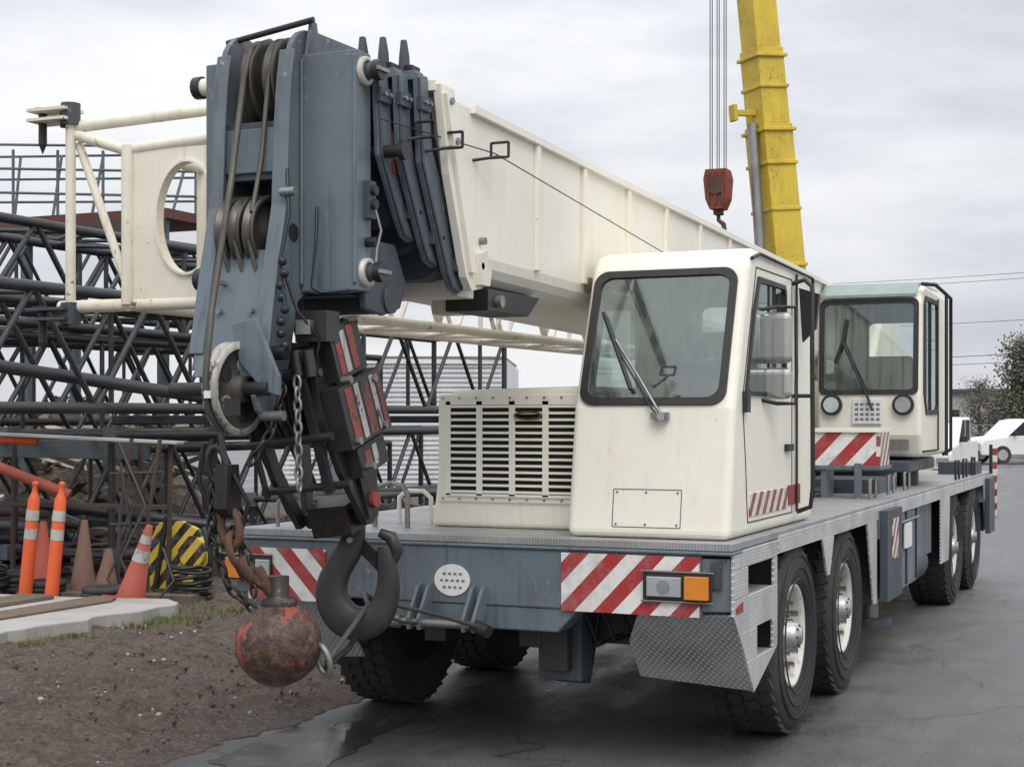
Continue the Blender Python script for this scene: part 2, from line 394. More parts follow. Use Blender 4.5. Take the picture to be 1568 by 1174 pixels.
# ------------------------------------------------------------------ truck crane
TR=empty('truck_crane',(-3.5,13,0))
w=MB()
for yc in (8.95,10.40,15.8,17.3):
    wheel(w,-2.28,yc,1); wheel(w,-4.72,yc,-1)
w.make('wheels',TR)
c=MB()
c.box(-3.85,-3.72,7.6,18.9,.62,1.14,BLACK); c.box(-3.28,-3.15,7.6,18.9,.62,1.14,BLACK)
c.box(-3.80,-3.2,7.62,9.6,.80,1.12,BLACK)
for yc in (8.95,10.4,15.8,17.3):
    c.tube((-4.6,yc,.57),(-2.4,yc,.57),.075,BLACK,12); c.ball((-3.5,yc,.57),.2,BLACK,16,10)
    for x in (-4.1,-2.9): c.box(x-.05,x+.05,yc-.6,yc+.6,.68,.76,BLACK)
    for x in (-4.2,-2.8): c.tube((x,yc-.2,.6),(x,yc-.1,1.1),.05,BLACK,10)
c.box(-3.2,-2.95,7.68,7.85,.44,.86,GRAYD); c.box(-3.15,-3.0,7.60,7.68,.5,.8,BLACK)
c.prism([(-3.25,.86),(-2.9,.86),(-2.98,.40),(-3.17,.40)],'Y',7.86,7.9,BLACK)
c.box(-4.5,-4.1,7.75,8.2,.66,.95,BLACK); c.box(-2.95,-2.55,7.9,8.3,.62,.98,BLACK)
c.tube((-4.35,8.3,.62),(-2.65,8.3,.62),.03,BLACK,8); c.tube((-3.9,7.8,.7),(-4.3,9.0,.6),.03,BLACK,8)
for i in range(4): c.path([(-3.0+.1*i,7.75,.9),(-2.9+.1*i,7.8,.62+.03*i),(-2.75+.06*i,7.95,.7),(-2.7,8.4,.9)],.014,BLACK,6)
c.box(-4.4,-2.6,10.95,15.1,.5,1.12,BLACK)
c.box(-4.9,-2.10,18.4,18.9,.55,1.12,GRAY)
c.make('chassis_frame',TR,.008)
d=MB()
d.box(-4.95,-2.05,7.42,18.9,1.185,1.225,DPT)
d.make('deck',TR,.004)
d=MB()
d.box(-2.062,-2.046,8.36,18.9,1.10,1.20,DPS); d.box(-4.954,-4.938,8.36,18.9,1.10,1.20,DPS)
def steph(x0,x1,fx):
    def q(pts): d.prism(pts,'X',x0,x1,DPS)
    q([(7.44,1.18),(8.34,1.18),(8.34,1.09),(7.44,1.09)])
    q([(7.44,1.09),(7.72,1.09),(7.72,.94),(7.44,.94)]); q([(8.26,1.09),(8.34,1.09),(8.34,.94),(8.26,.94)])
    q([(7.44,.94),(8.34,.94),(8.34,.76),(7.545,.76),(7.44,.86)])
    q([(7.545,.76),(7.90,.76),(7.90,.60),(7.69,.60)]); q([(8.24,.76),(8.34,.76),(8.34,.60),(8.24,.60)])
    q([(7.69,.60),(8.34,.60),(7.84,.42)])
    xb=x0-.16*fx if fx>0 else x1+.16
    a,b=sorted((xb,xb+.01)); 
    d.box(a,b,7.72,8.26,.94,1.09,DPS); d.box(a,b,7.88,8.24,.60,.76,DPS)
    lo,hi=(b,x0) if fx>0 else (x1,a)
    for z,y0,y1 in ((.935,7.72,8.26),(.595,7.88,8.24)):
        d.box(lo,hi,y0,y1,z-.01,z+.004,DPT)
        d.box(lo,hi,y0,y0+.01,z,z+.16,GRAY)
steph(-2.062,-2.046,1); steph(-4.954,-4.938,-1)
for x0,x1 in ((-2.66,-2.05),(-4.95,-4.34)):
    inn=x0 if x1>-3 else x1; outx=x1 if x1>-3 else x0
    pts=[(outx,7.455,.86),(outx,7.84,.425),(inn,7.80,.47),(inn,7.62,.68),(inn+(.1 if x1>-3 else -.1),7.47,.85)]
    d.add(pts+[(p[0],p[1]+.012,p[2]+.012) for p in pts],[(0,1,2,3,4),(9,8,7,6,5)]+[(i,(i+1)%5,(i+1)%5+5,i+5) for i in range(5)],DPF)
for xs in ((-2.062,-2.046),(-4.954,-4.938)):
    d.prism([(9.50,1.10),(9.85,1.10),(9.72,.86),(9.64,.86)],'X',*xs,DPS)
    d.prism([(10.98,1.10),(11.35,1.10),(11.35,.50),(11.22,.50)],'X',*xs,DPS)
    d.prism([(14.6,1.10),(15.2,1.10),(15.1,.50),(14.6,.50)],'X',*xs,DPS)
    d.prism([(17.95,1.10),(18.9,1.10),(18.9,.6),(18.1,.6)],'X',*xs,DPS)
for y0,y1 in ((8.33,8.36),(11.2,11.23),(15.12,15.15)):
    for x0,x1 in ((-2.7,-2.06),(-4.94,-4.3)): d.box(x0,x1,y0,y1,.5 if y0>9 else .6,1.18,BLACK)
d.make('tread_plate_skirts',TR,.003,1)
e=MB()
for x0,x1 in ((-2.55,-2.07),(-4.93,-4.45)):
    e.box(x0,x1,12.15,13.35,.48,1.12,GRAY); e.box(x0,x1,11.45,11.95,.62,1.05,GRAYD)
    e.box(x0+.05,x1-.05,13.45,14.5,.62,1.10,GRAY)
for i in range(2): e.cyl((-2.28,13.0+.9*i,.55),'Y',.17,-.35,.35,GRAYD,20)
e.box(-2.30,-2.045,11.55,11.9,.86,1.16,STS)
e.box(-2.06,-2.04,12.6,12.9,.8,1.0,WHITE)
for y in (12.25,12.75,13.25): e.box(-2.068,-2.058,y,y+.03,.5,1.1,BLACK)
e.tube((-2.05,12.2,1.02),(-2.05,13.3,1.02),.012,STEEL,6)
e.box(-4.93,-2.04,11.42,12.05,.96,1.15,GRAY)
e.box(-2.04,-1.98,11.42,12.05,.50,1.17,GRAYD); e.box(-2.04,-1.99,18.0,18.5,.55,1.17,GRAYD); e.box(-4.93,-2.04,18.0,18.5,.9,1.15,GRAY)
e.box(-1.98,-1.974,11.6,11.85,.80,1.1,STS)
e.cyl((-2.16,11.7,.35),'Z',.06,0,.3,STEEL,16); e.cyl((-2.16,11.7,.30),'Z',.16,0,.05,GRAYD,20)
e.tube((-2.0,18.2,1.22),(-2.0,18.2,1.55),.02,BLACK); 
e.box(-2.02,-1.97,18.55,18.6,.7,1.5,STS)
for i in range(3): e.path([(-2.07,11.95+.05*i,1.1),(-2.03,12.0+.04*i,.85),(-2.06,12.1,.6),(-2.1,12.15,.5)],.012,BLACK,6)
e.make('outriggers_and_tanks',TR,.012)
b=MB()
b.box(-4.95,-2.20,7.40,7.60,.86,1.165,GRAY)
b.prism([(-2.20,7.40),(-2.075,7.43),(-2.047,7.47),(-2.047,7.60),(-2.20,7.60)],'Z',.88,1.15,GRAY)
b.box(-4.96,-2.04,7.385,7.60,1.165,1.183,GRAY)
b.prism([(-4.05,.86),(-2.86,.86),(-2.98,.735),(-3.93,.735)],'Y',7.41,7.60,GRAY)
b.make('front_bumper',TR,.01)
b=MB()
b.box(-2.95,-2.21,7.388,7.40,.855,1.155,STR); b.box(-4.86,-4.36,7.388,7.40,.83,1.12,STL)
b.prism([(7.48,.87),(7.60,.87),(7.60,.92),(7.48,.90)],'X',-2.046,-2.040,RED); b.box(-2.15,-2.10,7.40,7.44,1.0,1.13,GRAYD)
b.make('reflective_panels',TR)
b=MB()
for x0,x1,hx,axx in ((-2.50,-2.14,-2.39,-2.215),(-4.98,-4.70,-4.75,-4.93)):
    b.box(x0,x1,7.372,7.388,.935,1.075,BLACK)
    if x1>-3: b.box(-2.475,-2.295,7.352,7.372,.955,1.055,LENS)
    else: b.box(hx-.045,hx+.045,7.352,7.372,.955,1.055,LENS)
    b.box(axx-.062,axx+.062,7.346,7.372,.945,1.062,AMBER)
    b.box(x0-.01,x1+.01,7.365,7.375,.925,.935,STEEL); b.box(x0-.01,x1+.01,7.365,7.375,1.075,1.085,STEEL)
b.cyl((-2.385,7.351,1.005),'Y',.035,-.004,0,CHROME,16)
b.make('headlamps',TR,.004)
b=MB()
b.prism(circ(-3.58,.985,.105,.085),'Y',7.39,7.40,WHITE)
for i in range(3):
    for k in range(5-abs(i-1)):
        x=-3.65+.032*k+.016*abs(i-1); b.box(x,x+.018,7.388,7.3905,.94+.036*i,.954+.036*i,STEEL)
for x in (-3.74,-3.42):
    for dx in (-.03,.03): b.prism([(7.41,.97),(7.36,.95),(7.24,.79),(7.25,.73),(7.31,.73),(7.41,.82)],'X',x+dx-.009,x+dx+.009,GRAY)
b.tube((-3.85,7.28,.765),(-3.38,7.28,.765),.022,STEEL,12)
b.tube((-3.40,7.28,.765),(-3.30,7.25,.74),.035,BLACK,10); b.tube((-3.88,7.28,.765),(-3.83,7.28,.765),.035,STEEL,10)
b.make('tow_bracket_and_badge',TR,.003)
h=MB()
h.prism([(-3.985,1.226),(-3.885,1.97),(-3.84,2.01),(-3.01,2.03),(-3.01,1.226)],'Y',7.95,9.4,CREAM)
h.make('engine_hood',TR,.03,3)
h=MB()
h.box(-3.93,-3.02,7.935,7.95,1.37,1.985,CREAM)
h.make('grille_panel',TR,.012,2)
h=MB()
h.box(-3.86,-3.05,7.930,7.9345,1.42,1.935,GSHADE)  # flat black plate stands in for the shade behind the louvres, no recess
for i in range(14):
    z=1.432+.0372*i
    h.box(-3.865,-3.045,7.923,7.9298,z-.007,z+.007,CREAM)
for x in (-3.865,-3.665,-3.462,-3.258,-3.055): h.box(x-.018,x+.018,7.921,7.9295,1.41,1.945,CREAM)
h.box(-3.875,-3.04,7.921,7.9295,1.405,1.42,CREAM); h.box(-3.875,-3.04,7.921,7.9295,1.925,1.945,CREAM)
for i in range(9):
    for z in (1.39,1.965): h.cyl((-3.9+.105*i,7.935,z),'Y',.007,-.006,0,STEEL,8)
h.ringprism(circ(-3.36,1.865,.085,.026,20),circ(-3.36,1.865,.072,.017,20),'Y',7.905,7.9205,RUST)
h.make('grille_louvres',TR)
h=MB()
y=7.8
h.path([(-4.27,y,1.22),(-4.27,y,1.42),(-4.24,y,1.46),(-4.19,y,1.475),(-4.14,y,1.475),(-4.09,y,1.46),(-4.06,y,1.42),(-4.06,y,1.22)],.016,STEEL,10)
h.path([(-4.27,y+.3,1.22),(-4.27,y+.3,1.38),(-4.22,y+.3,1.42),(-4.11,y+.3,1.42),(-4.06,y+.3,1.38),(-4.06,y+.3,1.22)],.014,CREAM,10)
h.path([(-4.8,7.6,1.22),(-4.8,7.6,1.36),(-4.75,7.6,1.40),(-4.66,7.6,1.36),(-4.66,7.6,1.22)],.013,STEEL,8)
h.make('deck_handles',TR)

def bool_apply(o,cutters):
    for ct in cutters:
        md=o.modifiers.new('c','BOOLEAN'); md.operation='DIFFERENCE'; md.object=ct; md.solver='EXACT'
        try: md.material_mode='TRANSFER'
        except Exception: pass
    bpy.context.view_layer.update()
    dg=bpy.context.evaluated_depsgraph_get(); me=bpy.data.meshes.new_from_object(o.evaluated_get(dg))
    o.modifiers.clear(); o.data=me
    for ct in cutters: bpy.data.objects.remove(ct,do_unlink=True)
def shrink(poly,dv):
    cx=sum(p[0] for p in poly)/len(poly); cz=sum(p[1] for p in poly)/len(poly)
    return [(p[0]+(dv if p[0]<cx else -dv),p[1]+(dv if p[1]<cz else -dv)) for p in poly]
def window(mb,frame,poly,rub=.022):
    n=len(poly); cx=sum(p[0] for p in poly)/n; cz=sum(p[1] for p in poly)/n
    def sc(d): 
        out=[]
        for p in poly:
            v=Vector((p[0]-cx,p[1]-cz)); l=v.length; v=v*((l+d)/l); out.append((cx+v.x,cz+v.y))
        return out
    mb.ringprism(sc(rub*.7),sc(-rub),'Y',-.012,.01,BLACK,frame)
    mb.add([(p[0],.001,p[1]) for p in sc(-rub*.5)],[tuple(range(n))],GLASS,False,frame)
def build_cab(prefix,prof,x0,x1,fw,sw,rw,bev):
    mb=MB(); mb.prism(prof,'X',x0,x1,CREAM); body=mb.make(prefix+'_shell',TR,bev,4)
    cut=[]
    def cutter(f):
        m=MB(); f(m); cut.append(m.make('cutter'))
    cutter(lambda m:m.prism(shrink(prof,.05),'X',x0+.045,x1-.045,INNER))
    cutter(lambda m:m.prism(rrect(*fw,.06),'Y',prof[0][0]-.5,prof[0][0]+.62,BLACK))
    cutter(lambda m:m.prism(rw,'Y',max(p[0] for p in prof)-.2,max(p[0] for p in prof)+.3,BLACK))
    cutter(lambda m:m.prism(sw,'X',x0-.3,x1+.3,BLACK))
    bool_apply(body,cut)
    return body
cp=[(7.545,1.228),(7.60,1.60),(7.645,1.90),(7.93,2.66),(7.99,2.735),(8.10,2.765),(9.40,2.74),(9.44,2.66),(9.44,1.228)]
swin=[(7.86,2.0),(8.02,2.42),(8.12,2.60),(8.70,2.60),(8.72,2.56),(8.72,2.02),(8.68,1.98),(7.92,1.98)]
build_cab('driver_cab',cp,-2.985,-2.10,(-2.93,-2.17,1.945,2.63),swin,rrect(-2.80,-2.30,2.1,2.55,.05),.045)
g=MB()
ya,za,yb,zb=7.645,1.90,7.93,2.66
dv=Vector((0,yb-ya,zb-za)).normalized(); nrm=Vector((0,-dv.z,dv.y))
T=Matrix(((1,0,0,0),(0,-nrm.y,dv.y,ya-.006),(0,-nrm.z,dv.z,za+.0),(0,0,0,1)))
slen=(zb-za)/dv.z
wp=rrect(-2.935,-2.165,.035,slen-.03,.075,6); window(g,T,wp,rub=.03)
for X,sg in ((-2.10,1),(-2.985,-1)):
    T2=Matrix(((0,-sg,0,X+.002*sg),(1,0,0,0),(0,0,1,0),(0,0,0,1))); window(g,T2,swin,rub=.022)
g.box(-2.108,-2.094,8.34,8.37,1.99,2.59,BLACK)
g.add([(-2.80,9.422,2.1),(-2.30,9.422,2.1),(-2.30,9.422,2.55),(-2.80,9.422,2.55)],[(0,1,2,3)],GLASS)
g.make('driver_cab_glazing',TR)
g=MB()
g.box(-2.94,-2.15,7.70,8.02,1.62,1.93,DARK); g.box(-2.85,-2.5,7.78,8.0,1.93,1.99,DARK)
TS=Matrix.Translation((-2.42,8.02,2.04))@Matrix.Rotation(math.radians(-35),4,'X')
ring=[TS@Vector((.2*math.cos(2*PI*i/24),.2*math.sin(2*PI*i/24),0)) for i in range(25)]
g.path(ring,.014,BLACK,8); g.tube(TS@Vector((-.2,0,0)),TS@Vector((.2,0,0)),.012,BLACK); g.tube(TS@Vector((0,0,0)),(-2.42,7.85,1.85),.03,BLACK)
g.box(-2.75,-2.28,8.4,8.85,1.55,1.72,SEAT); g.box(-2.74,-2.29,8.82,8.95,1.70,2.20,SEAT); g.box(-2.64,-2.39,8.84,8.93,2.21,2.36,SEAT)
g.box(-2.94,-2.15,8.95,9.38,1.28,1.85,DARK); g.box(-2.34,-2.22,7.72,7.86,1.93,1.945,WHITE); g.box(-2.9,-2.2,7.98,8.1,2.60,2.70,SEAT)
g.make('driver_cab_interior',TR,.02,3)
g=MB()
def outl(X,pts,wd=.007,mat=DARK):
    for i in range(len(pts)):
        p,q=pts[i],pts[(i+1)%len(pts)]
        g.tube((X,p[0],p[1]),(X,q[0],q[1]),wd*.5,mat,6)
outl(-2.099,[(7.80,1.95),(7.86,1.62),(7.90,1.30),(8.90,1.30),(8.90,2.66),(8.08,2.66)])
def outf(pts,Y): 
    for i in range(len(pts)):
        p,q=pts[i],pts[(i+1)%len(pts)]; g.tube((p[0],Y(p[1]),p[1]),(q[0],Y(q[1]),q[1]),.0022,SEAT,6)
yf=lambda z:7.545+(z-1.228)*(.055/.372)-.001
outf([(-2.73,1.285),(-2.36,1.285),(-2.36,1.48),(-2.73,1.48)],yf)
for px_ in (-2.71,-2.55,-2.38):
    for z in (1.30,1.465): g.cyl((px_,yf(z),z),'Y',.006,-.004,0.002,STEEL,8)
g.box(-2.101,-2.094,7.93,8.78,1.33,1.45,STS); g.box(-2.101,-2.0945,8.80,9.10,1.345,1.46,RED)
g.box(-2.10,-2.07,7.80,7.86,1.88,1.99,BLACK); g.box(-2.10,-2.075,8.72,8.86,1.66,1.70,BLACK)
g.path([(-2.095,7.98,2.70),(-2.088,8.12,2.735),(-2.088,9.40,2.71),(-2.088,9.43,2.6)],.010,BLACK,6)
g.path([(-2.088,8.98,2.7),(-2.088,8.98,1.3)],.008,BLACK,6)
g.cyl((-2.75,8.9,2.75),'Z',.05,0,.07,AMBER,16); g.box(-2.7,-2.4,8.6,8.9,2.755,2.80,CREAM)
def onw(x,z):
    t=(z-1.90)/(2.66-1.90); return (x,7.645+.285*t-.035,z)
g.path([(-2.47,7.60,1.86),(-2.50,7.60,1.90),onw(-2.62,2.06),onw(-2.78,2.27)],.009,STEEL,6); g.path([onw(-2.87,2.42),onw(-2.80,2.28),onw(-2.66,2.0)],.012,BLACK,6)
g.path([(-2.49,7.605,1.86),(-2.53,7.605,1.90),onw(-2.65,2.06),onw(-2.80,2.27)],.005,BLACK,6)
g.box(-2.53,-2.44,7.585,7.63,1.845,1.88,STEEL); g.cyl((-2.47,7.60,1.86),'Y',.022,-.03,.02,CHROME,12)
g.make('driver_cab_trim',TR)
g=MB()
g.box(-2.135,-1.955,8.27,8.34,2.15,2.43,ALU); g.box(-2.125,-1.955,8.27,8.34,1.955,2.125,ALU)
g.make('mirror_heads',TR,.035,4)
g=MB()
g.path([(-2.11,8.20,2.44),(-2.04,8.30,2.46),(-1.95,8.36,2.46),(-1.945,8.36,2.1),(-1.95,8.36,1.93),(-2.04,8.30,1.93),(-2.11,8.20,1.95)],.011,BLACK,8)
g.path([(-2.10,8.93,2.64),(-2.03,8.93,2.66),(-1.985,8.93,2.62),(-1.985,8.93,2.2),(-1.985,8.95,1.45),(-2.0,8.95,1.33),(-2.08,8.95,1.30)],.014,BLACK,8)
g.tube((-2.1,8.93,1.98),(-1.985,8.93,1.98),.012,BLACK)
g.prism([(-2.06,2.30),(-1.98,2.38),(-1.96,2.58),(-2.08,2.62)],'Y',9.0,9.04,BLACK)
g.make('mirror_arms_and_rails',TR)

# ---------- superstructure
s=MB()
s.cyl((-3.5,15.6,0),'Z',.85,1.23,1.42,GRAYD,40)
s.box(-4.5,-3.02,14.5,18.2,1.42,1.72,CREAM); s.box(-3.10,-2.25,14.05,15.6,1.36,1.47,GRAYD)
sup=[(15.0,1.7),(18.2,1.7),(18.2,2.3),(17.9,3.25),(17.2,3.25),(16.2,2.3)]
s.prism(sup,'X',-3.06,-2.98,CREAM); s.prism(sup,'X',-4.02,-3.94,CREAM)
s.box(-3.0,-2.55,16.0,17.3,1.72,1.80,CREAM); s.box(-2.56,-2.30,16.6,17.2,1.80,2.75,CREAM); s.cyl((-2.43,16.9,2.75),'Z',.05,0,.1,CREAM,12)
s.box(-4.8,-3.0,18.2,18.8,1.35,2.45,CREAM)
s.make('superstructure',TR,.02)
s=MB()
s.tube((-3.5,13.4,1.75),(-3.5,11.5,2.45),.11,CREAM2,16); s.tube((-3.5,15.0,1.35),(-3.5,13.4,1.75),.15,GRAYD,16)
s.box(-3.7,-3.3,14.4,15.2,1.3,1.7,GRAYD)
s.make('boom_lift_cylinder',TR)
s=MB()
s.box(-2.70,-2.17,12.0,12.05,1.48,1.74,STB); s.box(-2.17,-2.14,12.0,12.4,1.48,1.74,STS)
s.box(-2.72,-2.14,11.98,12.5,1.45,1.48,GRAY); s.box(-2.72,-2.14,11.98,12.5,1.74,1.77,CREAM)
s.box(-2.33,-2.28,11.95,12.0,1.22,1.5,GRAY); s.box(-2.6,-2.56,12.0,12.3,1.22,1.46,GRAY)
for y in (11.9,12.7,13.5): s.path([(-2.2,y,1.22),(-2.2,y,1.38),(-2.2,y+.25,1.38),(-2.2,y+.25,1.22)],.014,STEEL,6)
s.box(-3.0,-2.5,9.9,10.9,1.226,1.42,GRAYD); s.box(-2.9,-2.6,11.1,11.6,1.226,1.5,BLACK); s.box(-2.95,-2.3,12.8,13.7,1.226,1.34,GRAYD)
for i in range(4): s.path([(-2.9+.05*i,9.5,1.3),(-2.7+.05*i,10.5,1.27),(-2.8+.04*i,12,1.26),(-2.6,14,1.3)],.014,BLACK,6)
s.cyl((-2.35,14.6,1.225),'Z',.10,0,.25,BLACK,14); s.box(-2.5,-2.1,17.6,18.2,1.226,1.36,GRAYD)
for y in (16.0,16.6,17.3): s.path([(-2.1,y,1.22),(-2.1,y,1.42),(-2.1,y+.25,1.42),(-2.1,y+.25,1.22)],.014,BLACK,6)
s.make('deck_equipment',TR,.006)
op=[(14.12,1.50),(14.02,1.70),(14.0,2.05),(14.05,2.88),(14.12,3.0),(14.28,3.06),(15.60,3.04),(15.66,2.95),(15.66,1.50)]
osw=[(14.16,2.1),(14.18,2.86),(14.26,2.94),(14.95,2.94),(14.98,2.9),(14.98,1.95),(14.9,1.9),(14.3,1.9)]
build_cab('operator_cab',op,-3.07,-2.14,(-3.0,-2.21,2.10,2.90),osw,rrect(-2.9,-2.35,2.3,2.8,.05),.04)
g=MB()
dv=Vector((0,.05,.83)).normalized(); nr=Vector((0,-dv.z,dv.y))
T=Matrix(((1,0,0,0),(0,-nr.y,dv.y,13.995),(0,-nr.z,dv.z,2.05),(0,0,0,1)))
window(g,T,rrect(-3.03,-2.18,.03,.86,.05,6),rub=.035)
for X,sg in ((-2.14,1),(-3.07,-1)):
    T2=Matrix(((0,-sg,0,X+.002*sg),(1,0,0,0),(0,0,1,0),(0,0,0,1))); window(g,T2,osw,rub=.03)
GT=simple('tinted_roof_glass',(.26,.34,.32),.12)
g.prism([(13.99,2.94),(13.99,2.965),(14.16,3.075),(15.3,3.085),(15.3,3.07),(14.2,3.06)],'X',-3.03,-2.18,GT)
g.make('operator_cab_glazing',TR)
g=MB()
g.box(-2.85,-2.4,14.7,15.15,1.8,1.98,SEAT); g.box(-2.85,-2.4,15.1,15.25,1.95,2.45,SEAT); g.box(-3.0,-2.2,14.1,14.3,1.6,2.02,DARK)
g.make('operator_cab_interior',TR,.03)
g=MB()
for x in (-2.93,-2.29):
    g.cyl((x,14.0,1.97),'Y',.095,-.04,.01,BLACK,24); g.cyl((x,14.0,1.97),'Y',.070,-.05,-.038,LENS,24)
g.box(-2.74,-2.48,13.985,14.0,1.80,2.02,WHITE)
for r in range(4):
    for q in range(5): g.box(-2.72+.048*q,-2.69+.048*q,13.98,13.985,1.83+.045*r,1.852+.045*r,STEEL)
g.path([(-2.60,13.95,2.04),(-2.72,13.95,2.3),(-2.83,13.97,2.55)],.012,BLACK,6); g.path([(-2.9,13.97,2.35),(-2.83,13.97,2.55),(-2.80,13.98,2.75)],.012,BLACK,6)
g.path([(-2.60,13.95,2.04),(-2.55,13.9,1.92)],.014,BLACK,6)
g.path([(-2.135,14.05,3.05),(-2.04,14.2,3.05),(-2.04,15.2,3.0),(-2.04,15.2,1.55),(-2.12,15.2,1.5)],.018,BLACK,8)
g.path([(-2.04,14.9,3.02),(-2.04,14.9,1.5)],.016,BLACK,8)
g.path([(-2.135,14.12,1.55),(-2.135,15.02,1.55),(-2.135,15.02,2.98)],.010,DARK,6)
g.box(-2.45,-2.25,14.02,14.035,1.56,1.66,STEEL)
g.make('operator_cab_trim',TR)

# ---------- boom
CX=-3.51
b=MB()
def bsec(hw,zt,zb,r):
    p=[(CX-hw,zt),(CX+hw,zt)]
    for i in range(5):
        a=math.radians(0-90*i/4); p.append((CX+hw-r+r*math.cos(a),zb+r+r*math.sin(a)))
    for i in range(5):
        a=math.radians(-90-90*i/4); p.append((CX-hw+r+r*math.cos(a),zb+r+r*math.sin(a)))
    return p
def loft(mb,secs,mat,cap=True):
    n=len(secs[0][1]); vs=[]
    for (yf_,poly) in secs:
        for p in poly: vs.append((p[0],yf_(p[1]) if callable(yf_) else yf_,p[1]))
    fs=[]
    for i in range(len(secs)-1):
        for k in range(n):
            k2=(k+1)%n; fs.append((i*n+k,i*n+k2,(i+1)*n+k2,(i+1)*n+k))
    if cap: fs+= [tuple(range(n-1,-1,-1)),tuple(range((len(secs)-1)*n,len(secs)*n))]
    mb.add(vs,fs,mat)
lean=lambda y0,k=.36:(lambda z:y0+(3.32-z)*k)
loft(b,[(lean(6.20),bsec(.455,3.31,2.50,.12)),(8.5,bsec(.455,3.26,2.46,.12)),(17.8,bsec(.455,3.03,2.27,.12))],CREAM)
b.make('boom_base_section',TR,.006)
b=MB()
zt=lambda y:3.31-.0245*(y-6.2); zb_=lambda y:2.50-.020*(y-6.2)
RX=CX+.455
for sgn,X in ((1,RX),(-1,CX-.455)):
    for y in (7.30,7.97,8.72,9.45,10.2,10.95,11.7,12.5,13.3):
        x0,x1=sorted((X,X+.022*sgn)); b.prism([(y-.025,zb_(y)+.13),(y+.025,zb_(y)+.13),(y+.025,zt(y)-.02),(y-.025,zt(y)-.02)],'X',x0,x1,CREAM)
    x0,x1=sorted((X,X+.03*sgn))
    b.prism([(6.5,zt(6.5)-.03),(17,zt(17)-.03),(17,zt(17)+.012),(6.5,zt(6.5)+.012)],'X',x0,x1,CREAM)
for sgn,X in ((1,RX),(-1,CX-.455)):
    x0,x1=sorted((X-.01*sgn,X+.03*sgn))
    b.prism([(6.13,3.34),(6.27,3.34),(6.36,3.10),(6.61,2.55),(6.58,2.46),(6.46,2.44),(6.40,2.50),(6.22,2.95)],'X',x0,x1,CREAM)
    x0,x1=sorted((X+.03*sgn,X+.05*sgn))
    b.prism([(6.15,3.30),(6.19,3.30),(6.47,2.52),(6.42,2.52)],'X',x0,x1,CREAM)
    b.prism([(6.50,2.62),(6.56,2.64),(6.62,2.54),(6.60,2.47),(6.50,2.47)],'X',x0,x1+.01,CREAM2)
b.box(CX-.46,CX+.46,6.13,6.27,3.31,3.36,CREAM); b.box(CX-.40,CX+.40,6.48,6.66,2.42,2.50,CREAM2)
b.prism([(CX+.1,3.36),(CX+.4,3.36),(CX+.34,3.44),(CX+.27,3.46),(CX+.2,3.42)],'Y',6.18,6.21,CREAM)
b.box(RX-.25,RX-.02,6.75,7.1,2.37,2.475,BLACK); b.prism([(7.1,2.475),(7.4,2.475),(7.25,2.37),(7.1,2.37)],'X',RX-.25,RX-.02,BLACK); b.box(RX-.4,RX-.25,6.9,7.05,2.37,2.475,CREAM2); b.cyl((RX-.01,6.86,2.42),'X',.03,-.03,.02,STEEL,12)
b.box(RX,RX+.006,8.0,8.12,2.56,2.64,STEEL)
for y,z in ((6.52,2.56),(6.55,2.68),(6.2,3.27),(6.26,3.1)): b.cyl((RX+.03,y,z),'X',.018,0,.03,STEEL,8)
b.make('boom_collar_and_ribs',TR,.006)
b=MB()
for k,(y0,hw,ztp,zbt) in enumerate(((6.02,.415,3.37,2.43),(5.90,.375,3.36,2.54),(5.79,.335,3.34,2.64))):
    D=.36*(ztp-zbt)
    for sgn in (1,-1):
        X=CX+hw*sgn; x0,x1=sorted((X-.015*sgn,X+.010*sgn))
        b.prism([(y0,ztp),(y0+.105,ztp),(y0+.15,3.05),(y0+D+.14,zbt+.14),(y0+D+.155,zbt+.07),(y0+D+.13,zbt+.015),(y0+D+.07,zbt-.005),(y0+D+.0,zbt+.015),(y0+D-.06,zbt+.09),(y0+.03,2.98)],'X',x0,x1,GRAY)
        x0,x1=sorted((X+.010*sgn,X+.022*sgn))
        b.prism([(y0+.0,ztp-.02),(y0+.014,ztp-.02),(y0+.05,2.98),(y0+D-.035,zbt+.09),(y0+D+.015,zbt+.03),(y0+D+.07,zbt+.012),(y0+D+.07,zbt),(y0+D-.005,zbt+.02),(y0+D-.055,zbt+.085),(y0+.032,2.98)],'X',x0,x1,GRAYD)
    loft(b,[(lean(y0+.03),bsec(hw-.025,ztp-.04,zbt+.06,.12)),(lean(y0+.3),bsec(hw-.025,ztp-.04,zbt+.06,.12))],GRAYD)
    b.box(CX-hw,CX+hw,y0,y0+.08,ztp-.03,ztp+.012,GRAY)
    for fx in (CX+hw-.07,CX-hw+.07):
        b.prism([(y0-.01,ztp),(y0+.07,ztp),(y0+.06,ztp+.09),(y0+.035,ztp+.155),(y0+.015,ztp+.155),(y0,ztp+.08)],'X',fx-.012,fx+.012,GRAYD)
    for zz in (3.24,zbt+.13):
        yy=y0+.0 if zz>3 else y0+D+.02
        b.box(CX+hw+.008,CX+hw+.035,yy,yy+.095,zz-.035,zz+.03,GRAYD)
        for i in range(2): b.cyl((CX+hw+.035,yy+.025+.045*i,zz),'X',.010,0,.015,STEEL,6)
    b.box(CX+hw-.16,CX+hw-.02,y0+.01,y0+.09,ztp,ztp+.04,BLACK)
b.make('telescoping_sections',TR,.003,1)
HX0,HX1=-3.96,-3.195
b=MB()
b.box(-3.47,HX1,5.68,5.80,2.39,3.41,GRAY); b.box(HX0,-3.83,5.68,5.80,2.37,3.41,GRAY)
b.box(-3.93,-3.22,5.80,5.85,2.42,3.34,GRAYD)
b.box(-3.82,-3.48,5.92,5.96,2.4,3.15,BLACK)
